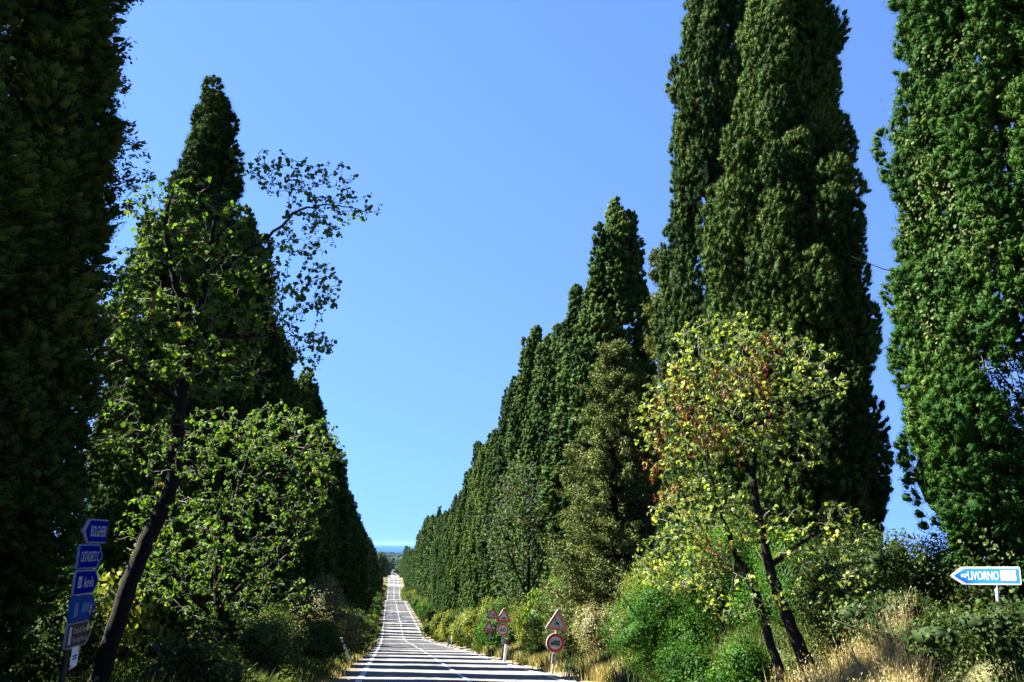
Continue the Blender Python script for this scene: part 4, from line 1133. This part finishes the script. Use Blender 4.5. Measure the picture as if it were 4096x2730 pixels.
def woods():
    rng = np.random.default_rng(81)
    mb = MB()
    # canopy of closed wood from 1.1 km to the shore, left open along the road
    n = 5200
    y = 1320 + 7200 * rng.uniform(0, 1, n) ** 1.1
    x = rng.normal(0, 1, n) * (200 + y * .55)
    d = x - xc(y)
    ok = np.abs(d) > 8
    x, y = x[ok], y[ok]
    n = len(x)
    k = 1700                                   # the avenue's own trees keep on along the road
    yy = rng.uniform(1270, 5000, k)
    xx = xc(yy) + rng.choice([-1, 1], k) * rng.uniform(7.2, 9.5, k)
    X = np.concatenate([x, xx]); Y = np.concatenate([y, yy])
    R = np.concatenate([rng.uniform(9, 22, n) * (.6 + y / 6000), rng.uniform(2.2, 3.2, k)])
    Hh = np.concatenate([rng.uniform(5, 9, n), rng.uniform(7, 10, k)])
    C = np.stack([X, Y, ground_z(X, Y) + Hh * .75], -1)
    A = np.zeros((len(C), 3, 3)); A[:, 0, 0] = R; A[:, 1, 1] = R; A[:, 2, 2] = Hh
    add_blobs(mb, C, A, rng, rng.uniform(.2, .8, len(C)))
    # leaves break the outlines of the nearer crowns
    near = np.where(Y < 3200)[0]
    q = rng.choice(near, 60000)
    N = norm(rng.normal(0, 1, (60000, 3))); N[:, 2] = np.abs(N[:, 2])
    P = C[q] + N * np.stack([R[q], R[q], Hh[q]], -1) * rng.uniform(.95, 1.1, (60000, 1))
    ax, ay, az = frames(norm(N + rng.normal(0, .5, N.shape)), rng.normal(0, 1, N.shape))
    mb.cards(LEAF4, P, ax, ay, az, rng.uniform(1.0, 2.2, 60000), rng.uniform(.2, .9, 60000))
    tag(new_obj('woodland', mb.mesh('woodland', M['wood'], True)), 'hazy blue-green woods reaching down to the sea', 'wood', kind='stuff')
woods()

# ------------------------------------------------------------------ signs
def circle(r, n=40, c=(0, 0)):
    return [(c[0] + r * math.cos(2 * math.pi * k / n), c[1] + r * math.sin(2 * math.pi * k / n)) for k in range(n)]
def rounded(pts, r, n=5):
    """convex outline (counter-clockwise) with rounded corners"""
    out = []
    m = len(pts)
    for i in range(m):
        p, a, b = Vector(pts[i]), Vector(pts[i - 1]), Vector(pts[(i + 1) % m])
        u, v = (a - p).normalized(), (b - p).normalized()
        ang = u.angle(v) / 2
        d = r / math.tan(ang)
        cc = p + (u + v).normalized() * (r / math.sin(ang))
        s0, s1 = p + u * d - cc, p + v * d - cc
        a0 = math.atan2(s0.y, s0.x); a1 = math.atan2(s1.y, s1.x)
        da = (a1 - a0 + math.pi) % (2 * math.pi) - math.pi
        for k in range(n + 1):
            t = a0 + da * k / n
            out.append((cc.x + r * math.cos(t), cc.y + r * math.sin(t)))
    return out
def tri(side, r=.04, dz=0.0):
    h = side * math.sqrt(3) / 2
    return rounded([(-side / 2, -h / 3 + dz), (side / 2, -h / 3 + dz), (0, 2 * h / 3 + dz)], r)
def layered(name, layers, parent, loc, depth=.03, mats=None):
    """stack of flat outlines, each one 3 mm proud of the one below: layers = [(outline, material), ...]"""
    mb = MB(); ms = []
    for i, (pts, m) in enumerate(layers):
        ms.append(m)
        y0 = -.003 * i
        prism(mb, pts, y0, depth if i == 0 else y0 + .003, i)
    return new_obj(name, mb.mesh(name, ms), None, parent, loc)
def flat(name, outlines, mat, parent, y=-.012, mirror=False):
    mb = MB()
    for pts in outlines:
        prism(mb, pts, y, y + .003, 0)
    return new_obj(name, mb.mesh(name, mat), None, parent)
def lettering(txt, w, h, mat, parent, loc, name='lettering', bold=0.0):
    cu = bpy.data.curves.new('t', 'FONT'); cu.body = txt; cu.size = 1.0; cu.extrude = 0.0; cu.offset = bold; cu.resolution_u = 3
    tmp = bpy.data.objects.new('t', cu); COL.objects.link(tmp)
    dg = bpy.context.evaluated_depsgraph_get(); dg.update()
    me = bpy.data.meshes.new_from_object(tmp.evaluated_get(dg))
    bpy.data.objects.remove(tmp); bpy.data.curves.remove(cu)
    co = np.zeros(len(me.vertices) * 3); me.vertices.foreach_get('co', co); co = co.reshape(-1, 3)
    lo, hi = co.min(0), co.max(0)
    x = (co[:, 0] - (lo[0] + hi[0]) / 2) / (hi[0] - lo[0]) * w
    z = (co[:, 1] - (lo[1] + hi[1]) / 2) / (hi[1] - lo[1]) * h
    me.vertices.foreach_set('co', np.stack([x, np.zeros_like(x), z], -1).ravel())
    me.polygons.foreach_set('use_smooth', np.zeros(len(me.polygons), bool)); me.materials.clear(); me.materials.append(mat); me.update(); me.name = name
    return new_obj(name, me, None, parent, loc)
def pole(parent, h, r, mat, lean=(0, 0), z0=-.3, y=.045, x=0.0):
    mb = MB(); mb.tube([(x, y, z0), (x + lean[0] * .5, y, h / 2), (x + lean[0], y, h)], r, 12)
    return new_obj('post', mb.mesh('post', mat, True), None, parent)
def clamp(parent, z, y=.045, r=.036, x=0.0):
    mb = MB(); mb.tube([(x, y, z - .02), (x, y, z + .02)], r, 10); box(mb, (x, y - .03, z), (.12, .02, .03))
    return new_obj('clamp', mb.mesh('clamp', M['steel']), None, parent)
def updown(parent, z, w=.15, h=.36, both=True, mat='greyplate'):
    p = layered('arrow_plate', [(rounded([(-w / 2, -h / 2), (w / 2, -h / 2), (w / 2, h / 2), (-w / 2, h / 2)], .015), M[mat])], parent, (0, 0, z), .02)
    a = w * .30
    out = [[(-.012, .02 if both else -h * .3), (.012, .02 if both else -h * .3), (.012, h * .26), (-.012, h * .26)], [(-a, h * .22), (a, h * .22), (0, h * .42)]]
    if both:
        out += [[(-.012, -h * .26), (.012, -h * .26), (.012, -.02), (-.012, -.02)], [(-a, -h * .22), (0, -h * .42), (a, -h * .22)]]
    flat('arrow', out, M['black'], p, y=-.004)
    return p

def signpost(name, label, x, y, rotz, leanx=0.0, leany=0.0, cat='road sign'):
    t = thing(name, label, cat, (x, y, float(ground_z(x, y))), rotz)
    t.rotation_euler = (leany, leanx, rotz)
    return t

# deer + lorry restriction
t = signpost('warning_sign_post', 'leaning post with faded deer triangle above a round red-ringed lorry sign', 5.52, 34.85, .10, .09)
pole(t, 2.15, .030, M['rust_pole'])
p = layered('warning_triangle', [(tri(.86, .045), M['offwhite']), (tri(.83, .04), M['faded_red']), (tri(.50, .01, .0), M['offwhite'])], t, (.0, 0, 1.78))
deer = [[(-.105, .135), (-.075, .155), (-.062, .135), (-.055, .095), (-.03, .045), (.02, .03), (.06, .015), (.075, -.015), (.070, -.045), (.045, -.055), (.005, -.035), (-.045, -.02), (-.070, .01), (-.078, .06), (-.085, .11)],
        [(-.075, .01), (-.045, -.02), (-.085, -.035), (-.12, -.005), (-.128, -.018), (-.09, -.052), (-.040, -.045), (-.03, -.02)],
        [(-.055, -.015), (-.03, -.04), (-.06, -.075), (-.10, -.06), (-.10, -.074), (-.055, -.094), (-.01, -.04), (-.02, -.01)],
        [(.045, -.05), (.075, -.02), (.085, -.06), (.10, -.10), (.122, -.14), (.112, -.145), (.085, -.105), (.06, -.07)],
        [(.03, -.045), (.055, -.055), (.075, -.10), (.105, -.145), (.095, -.15), (.062, -.11)],
        [(-.07, .15), (-.062, .15), (-.045, .185), (-.052, .19)], [(-.085, .15), (-.078, .15), (-.075, .19), (-.083, .19)],
        [(.06, .015), (.075, -.01), (.085, .0), (.08, .02)]]
flat('deer_symbol', [[(q[0] * .85, q[1] * .85 - .01) for q in o] for o in deer], M['black'], p, y=-.0095)
p = layered('round_sign', [(circle(.318), M['offwhite']), (circle(.305), M['red']), (circle(.215), M['offwhite'])], t, (.0, 0, 1.12))
body = flat('lorry_symbol', [[(-.045, -.055), (.165, -.055), (.165, .085), (-.045, .085)], [(-.17, -.055), (-.055, -.055), (-.055, .055), (-.125, .055), (-.16, .01), (-.17, -.01)],
                             [(-.10, -.075), (.16, -.075), (.16, -.060), (-.10, -.060)], circle(.032, 16, (-.115, -.075)), circle(.032, 16, (.09, -.075))], M['black'], p, y=-.0095)
flat('lorry_window', [[(-.145, .01), (-.08, .01), (-.08, .04), (-.12, .04)], circle(.013, 10, (-.115, -.075)), circle(.013, 10, (.09, -.075))], M['offwhite'], p, y=-.0125)
lettering('6.5t', .15, .075, M['offwhite'], p, (.06, -.0135, .015))
updown(t, .60, .15, .36, mat='greyplate')
clamp(t, 1.55); clamp(t, 1.12); clamp(t, .60)

# speed limit + hump
t = signpost('speed_limit_post', 'post with a bump triangle over a round 60 speed limit sign', 5.62, 51.46, .06, .02)
pole(t, 2.4, .028, M['rust_pole'])
p = layered('warning_triangle', [(tri(.84, .045), M['white']), (tri(.81, .04), M['red']), (tri(.50, .01), M['offwhite'])], t, (.0, 0, 2.16))
flat('bump_symbol', [[(-.15, -.10), (.15, -.10), (.15, -.055), (.08, -.05), (.03, -.005), (-.03, -.005), (-.08, -.05), (-.15, -.055)]], M['black'], p, y=-.0095)
p = layered('round_sign', [(circle(.308), M['white']), (circle(.296), M['red']), (circle(.222), M['offwhite'])], t, (-.02, 0, 1.55))
lettering('60', .30, .24, M['black'], p, (0, -.0105, 0), bold=.02)
updown(t, 1.02, .16, .36)
clamp(t, 2.0); clamp(t, 1.55); clamp(t, 1.02)

# slippery / bumps
t = signpost('warning_sign_post', 'post with two red triangles, car over bumpy road, half behind the speed limit sign', 5.72, 59.77, .05, .06)
pole(t, 2.55, .028, M['rust_pole'])
p = layered('warning_triangle', [(tri(.84, .045), M['white']), (tri(.81, .04), M['red']), (tri(.50, .01), M['offwhite'])], t, (.08, 0, 2.30))
flat('car_symbol', [[(-.14, -.10), (-.02, -.10), (-.02, -.075), (-.14, -.075)], [(-.03, -.05), (.10, -.03), (.10, .02), (-.03, .0)], [(-.01, .005), (.08, .02), (.06, .065), (.0, .055)],
                    circle(.022, 12, (.0, -.055)), circle(.022, 12, (.08, -.045)), [(0, -.11), (.11, -.10), (.11, -.085), (0, -.095)]], M['black'], p, y=-.0095)
p = layered('warning_triangle', [(tri(.82, .045), M['white']), (tri(.79, .04), M['red']), (tri(.48, .01), M['offwhite'])], t, (-.10, 0, 1.55))
flat('bumps_symbol', [[(-.14, -.10), (.14, -.10), (.14, -.075), (.115, -.045), (.075, -.03), (.035, -.045), (0, -.065), (-.035, -.045), (-.075, -.03), (-.115, -.045), (-.14, -.075)]], M['black'], p, y=-.0095)
updown(t, 1.08, .15, .34, both=False)
clamp(t, 2.1); clamp(t, 1.5)

def marker(x, y, label, lean=0.0, h=1.0, rotz=0.0, leany=0.0, mats=('white', 'black', 'red')):
    t = signpost('roadside_marker', label, x, y, rotz, lean, leany, 'marker post')
    t['group'] = 'white roadside marker posts'
    prof2 = rounded([(-.06, -.15), (.06, -.15), (.06, h - .03), (-.06, h)], .015)
    mb = MB(); prism(mb, prof2, 0, .09)
    new_obj('post', mb.mesh('post', M[mats[0]]), None, t)
    mb = MB(); prism(mb, [(-.062, h - .26), (.062, h - .29), (.062, h - .045), (-.062, h - .015)], -.004, .094)
    new_obj('dark_band', mb.mesh('dark_band', M[mats[1]]), None, t)
    mb = MB(); prism(mb, [(-.032, h - .22), (.032, h - .235), (.032, h - .08), (-.032, h - .065)], -.008, -.003)
    new_obj('reflector', mb.mesh('reflector', M[mats[2]]), None, t)
    return t
marker(5.42, 48.64, 'white marker with red-topped band standing against the speed limit post', .10, 1.15)
marker(-1.57, 44.34, 'black-topped white marker tilting outward on the verge of the shaded side', -.42, 1.15, mats=('white', 'black', 'offwhite'))
marker(5.85, 102.77, 'white marker by a short yellow-topped stump before the bushes', .02, 1.25)
marker(5.62, 171.29, 'white marker alone on the pale verge past the stump', 0, 1.4)
marker(5.42, 251.12, 'white marker beside the small orange triangle', -.02, 1.5)
marker(5.01, 321.12, 'farthest white marker, at the first crest beside the sunlit bushes', 0, 1.6)
marker(4.99, 367.79, 'white marker showing over the first crest', 0, 1.6)
marker(-2.51, 328.06, 'white marker at the first crest on the shaded verge', 0, 1.5)
# stump
t = signpost('marker_stump', 'short dark stump post with a yellow top on the verge', 5.90, 97.89, 0, 0, 0, 'post')
mb = MB(); mb.tube([(0, 0, -.2), (0, 0, .8)], .07, 10); new_obj('post', mb.mesh('post', M['black'], True), None, t)
mb = MB(); mb.tube([(0, 0, .8), (0, 0, .95)], .075, 10); mb.tube([(0, 0, .94), (0, 0, 1.0)], [.074, .03], 10); new_obj('cap', mb.mesh('cap', M['yellow'], True), None, t)
# small far triangle
t = signpost('warning_sign_post', 'small orange-red triangle on a post far down the sunlit verge', 5.98, 262.21, 0)
pole(t, 2.2, .04, M['steel'])
p = layered('warning_triangle', [(tri(1.5, .06), M['orange']), (tri(1.0, .02), M['yellow'])], t, (0, 0, 1.9))
# small square plate and dark post on the shaded verge
t = signpost('small_square_sign', 'small pale square sign on a thin post in the shaded verge', -1.92, 73.02, .1)
pole(t, 1.35, .018, M['pole_dark'])
p = layered('plate', [(rounded([(-.13, -.13), (.13, -.13), (.13, .13), (-.13, .13)], .02), M['offwhite'])], t, (0, 0, 1.25), .02)
flat('mark', [[(-.03, -.07), (.03, -.07), (.03, .07), (-.03, .07)]], M['faintprint'], p, y=-.004)
t = signpost('dark_sign_post', 'dark sign seen from behind on a thin pole beside the shaded verge', -1.97, 143.85, .2)
pole(t, 2.3, .035, M['pole_dark'])
layered('plate', [(circle(.30), M['pole_dark'])], t, (0, 0, 2.0), .02)

# LIVORNO arrow sign
az = math.atan2(8.07, 13.25)
t = signpost('direction_sign', 'blue arrow sign reading LIVORNO with a blank white patch, on a grey post', 8.07, 13.19, -az - .22, -.03, 0, 'direction sign')
gz = float(ground_z(8.07, 13.19)); zc = -.27 - gz
pole(t, zc + .05, .026, M['steel'], x=.16)
L_, Hh = 1.15, .30    # outline before the panel is scaled to the real plate
def arrow_left(L, H, tip, ins=0.0, r=.03):
    x0, x1 = -L / 2 + ins * 1.6, L / 2 - ins
    return rounded([(x0, 0), (x0 + (tip if ins == 0 else tip - ins * .25), -H / 2 + ins), (x1, -H / 2 + ins), (x1, H / 2 - ins), (x0 + (tip if ins == 0 else tip - ins * .25), H / 2 - ins)], max(.006, r - ins))
p = layered('sign_panel', [(arrow_left(L_, Hh, .20), M['white']), ([(x + .018, z) for x, z in arrow_left(L_ - .03, Hh, .20, .024, .035)], M['blue'])], t, (.03, 0, zc), .03)
p.scale = (.79, 1, .79)
lettering('LIVORNO', .50, .145, M['white'], p, (-.015, -.0065, 0), bold=.004)
flat('white_patch', [rounded([(.265, -.085), (.505, -.085), (.505, .09), (.265, .09)], .01)], M['white'], p, y=-.0075)
flat('symbol', [circle(.032, 14, (-.315, 0)), [(-.38, -.026), (-.33, -.02), (-.33, .02), (-.38, .026)], [(-.31, .005), (-.265, .01), (-.27, .028), (-.31, .028)]], M['white'], p, y=-.0065)
flat('symbol_line', [[(-.345, -.006), (-.29, -.006), (-.29, .0), (-.345, .0)], [(-.34, .012), (-.30, .012), (-.30, .017), (-.34, .017)]], M['blue'], p, y=-.0095)
clamp(t, zc, x=.16)

# stack of direction arrows on the shaded side, faces the road
gx, gy = -3.46, 11.9
gz = float(ground_z(gx, gy))
t = signpost('direction_sign_post', 'leaning post carrying a stack of blue and brown direction arrows, in deep shade', gx, gy, math.pi / 2 - .04, 0, 0, 'direction sign')
t.rotation_euler = (.04, .0, math.pi / 2 - .06)
top = .22 - gz
pole(t, top, .030, M['black'], x=-.12)
def arrow_right(L, H, tip, ins=0.0, r=.02):
    return [(-x, z) for x, z in arrow_left(L, H, tip, ins, r)][::-1]
PL, PH = .90, .285    # drawn size, scaled down below
def panel(i, right, mat, rim, label=None):
    f = arrow_right if right else arrow_left
    zc = top - .15 - i * .281
    k = -1 if right else 1
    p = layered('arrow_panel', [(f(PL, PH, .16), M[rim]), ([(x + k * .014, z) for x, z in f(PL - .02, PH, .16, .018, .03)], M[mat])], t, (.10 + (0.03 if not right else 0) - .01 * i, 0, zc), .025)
    p.scale = (.84, 1, .95)
    clamp(t, zc, x=-.12)
    return p
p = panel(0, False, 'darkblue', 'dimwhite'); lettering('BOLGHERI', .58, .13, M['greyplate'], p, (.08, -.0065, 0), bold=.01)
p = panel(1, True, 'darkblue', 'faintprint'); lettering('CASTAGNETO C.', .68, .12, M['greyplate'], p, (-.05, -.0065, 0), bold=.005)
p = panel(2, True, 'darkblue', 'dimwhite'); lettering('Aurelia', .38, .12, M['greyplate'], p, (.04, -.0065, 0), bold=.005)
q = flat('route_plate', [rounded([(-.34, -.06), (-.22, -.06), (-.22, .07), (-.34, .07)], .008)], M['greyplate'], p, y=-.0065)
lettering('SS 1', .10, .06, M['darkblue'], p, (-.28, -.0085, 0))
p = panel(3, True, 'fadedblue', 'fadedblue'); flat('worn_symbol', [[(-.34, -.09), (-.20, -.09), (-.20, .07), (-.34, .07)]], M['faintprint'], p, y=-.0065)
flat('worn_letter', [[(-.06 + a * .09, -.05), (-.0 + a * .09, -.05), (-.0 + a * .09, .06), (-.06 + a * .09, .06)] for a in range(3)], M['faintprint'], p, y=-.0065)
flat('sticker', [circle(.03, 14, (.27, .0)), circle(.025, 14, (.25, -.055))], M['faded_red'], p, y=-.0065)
p = panel(4, True, 'brown', 'dimwhite'); 
lettering('Strada del Vino', .44, .075, M['greyplate'], p, (-.02, -.0065, .055)); lettering('Costa degli Etruschi', .54, .075, M['greyplate'], p, (.01, -.0065, -.06))
flat('route_plate', [rounded([(-.38, -.10), (-.30, -.10), (-.30, .10), (-.38, .10)], .006)], M['greyplate'], p, y=-.0065)
flat('yellow_disc', [circle(.04, 18, (.27, .06))], M['yellow'], p, y=-.0065)
zc = top - .15 - 4.85 * .281
p = layered('notice', [([(-.09, -.13), (.12, -.10), (.14, .12), (-.08, .11)], M['white']), ], t, (.0, 0, zc), .004)
flat('notice_print', [[(-.05, .0), (.09, .01), (.09, .025), (-.05, .015)], [(-.04, -.03), (.08, -.02), (.08, -.005), (-.04, -.015)]], M['darkblue'], p, y=-.004)
flat('notice_corner', [[(.10, .04), (.135, .04), (.138, .115), (.10, .115)], [(-.088, -.128), (-.05, -.122), (-.055, -.08), (-.087, -.08)]], M['faded_red'], p, y=-.004)

# ------------------------------------------------------------------ vehicles
def vehicle(name, label, cat, x, y, prof_pts, glass, w, wheels_x, wr, rotz=0.0, mat='paint', scale=1.0):
    t = thing(name, label, cat, (x, y, float(prof(y)) + .01), rotz)
    mb = MB()
    n = len(prof_pts)                                     # side profile in y,z swept over x with tumblehome
    A = [(-w / 2 * (1 - .10 * max(0, (pz - .9))), py, pz) for py, pz in prof_pts]
    B = [(w / 2 * (1 - .10 * max(0, (pz - .9))), py, pz) for py, pz in prof_pts]
    F = [tuple(range(n))[::-1], tuple(range(n, 2 * n))] + [(i, (i + 1) % n, n + (i + 1) % n, n + i) for i in range(n)]
    mb.add(A + B, F); bd = new_obj('body', mb.mesh('body', M[mat]), None, t)
    g = MB()
    for quad in glass: g.add(quad, [(0, 1, 2, 3)])
    new_obj('window_glass', g.mesh('window_glass', M['darkglass']), None, t)
    for wy in wheels_x:
        for sx in (-1, 1):
            m = MB(); m.tube([(sx * (w / 2 - .12), wy, wr), (sx * (w / 2 + .01), wy, wr)], wr, 20)
            m.loops.append(np.arange(20)[::-1].astype(np.int32) + m.n - 40); m.sizes.append(np.array([20], np.int32)); m.mi.append(np.array([0], np.int32))
            wo = new_obj('wheel', m.mesh('tyre', M['rubber'], False), None, t)
            m = MB(); m.tube([(sx * (w / 2), wy, wr), (sx * (w / 2 + .022), wy, wr)], wr * .6, 12)
            new_obj('rim', m.mesh('rim', M['steel']), None, wo)
    y0 = min(p[0] for p in prof_pts)
    for sx in (-1, 1):
        m = MB(); box(m, (sx * w * .36, y0 - .005, .78), (.26, .03, .14)); new_obj('headlight', m.mesh('headlight', M['lamp']), None, t)
    m = MB(); box(m, (0, y0 - .01, .42), (w * .96, .05, .2)); new_obj('bumper', m.mesh('bumper', M['rubber']), None, t)
    m = MB(); box(m, (0, y0 - .012, .68), (w * .42, .02, .12)); new_obj('grille', m.mesh('grille', M['black']), None, t)
    for sx in (-1, 1):
        m = MB(); box(m, (sx * (w / 2 + .08), y0 + 1.0, 1.2), (.14, .08, .2)); new_obj('wing_mirror', m.mesh('wing_mirror', M['rubber']), None, t)
    return t
vw = 2.0
vehicle('white_van', 'white van coming up over the second crest of the road', 'van', .35, 708,
        [(-2.5, .35), (-2.55, .8), (-2.3, 1.1), (-1.6, 1.3), (-.95, 2.05), (-.6, 2.25), (2.5, 2.25), (2.55, .35)],
        [[(-vw * .40, -1.62, 1.33), (vw * .40, -1.62, 1.33), (vw * .37, -1.0, 2.03), (-vw * .37, -1.0, 2.03)],
         [(vw / 2 * .97, -1.2, 1.25), (vw / 2 * .97, .2, 1.25), (vw / 2 * .90, .2, 1.85), (vw / 2 * .90, -.9, 1.85)]],
        vw, (-1.6, 1.7), .34)
vehicle('white_car', 'tiny white car farther down the hazy road beyond the van', 'car', float(xc(1430)) - 1.3, 1430,
        [(-2.0, .3), (-2.05, .7), (-1.1, .95), (-.5, 1.42), (1.1, 1.42), (1.9, 1.0), (2.0, .3)],
        [[(-.7, -1.08, .98), (.7, -1.08, .98), (.62, -.55, 1.39), (-.62, -.55, 1.39)]], 1.75, (-1.25, 1.3), .31)

# utility poles in the field
for (x, y, h) in [(66.3, 126.7, 6.6)]:
    gz = float(ground_z(x, y))
    t = thing('utility_pole', 'thin grey utility pole seen in the gap of sky beside the near bright green cypress', 'utility pole', (x, y, gz))
    hh = .6 - gz
    mb = MB(); mb.tube([(0, 0, -.5), (0, 0, hh)], [.14, .09], 10); new_obj('mast', mb.mesh('mast', M['concrete'], True), None, t)
    mb = MB(); box(mb, (0, 0, hh - .5), (1.3, .1, .12)); new_obj('crossarm', mb.mesh('crossarm', M['concrete']), None, t)
    for dx in (-.55, 0, .55):
        mb = MB(); mb.tube([(dx, 0, hh - .44), (dx, 0, hh - .30), (dx, 0, hh - .2)], [.05, .07, .03], 8); new_obj('insulator', mb.mesh('insulator', M['offwhite']), None, t)

# ------------------------------------------------------------------ haze
HAZE = True
if HAZE:
    m, nt, out = base_mat('sea_haze')
    v = nt.nodes.new('ShaderNodeVolumePrincipled')
    v.inputs['Color'].default_value = (0.24, 0.44, 0.80, 1)
    v.inputs['Density'].default_value = 0.000011
    v.inputs['Anisotropy'].default_value = 0.2
    nt.links.new(v.outputs[0], out.inputs['Volume'])
    mb = MB(); box(mb, (0, 25000, -29.5), (160000, 54000, 131))
    o = new_obj('haze', mb.mesh('haze', m))
    tag(o, 'thin bluish air fading the far woods and the sea', 'haze', kind='stuff')
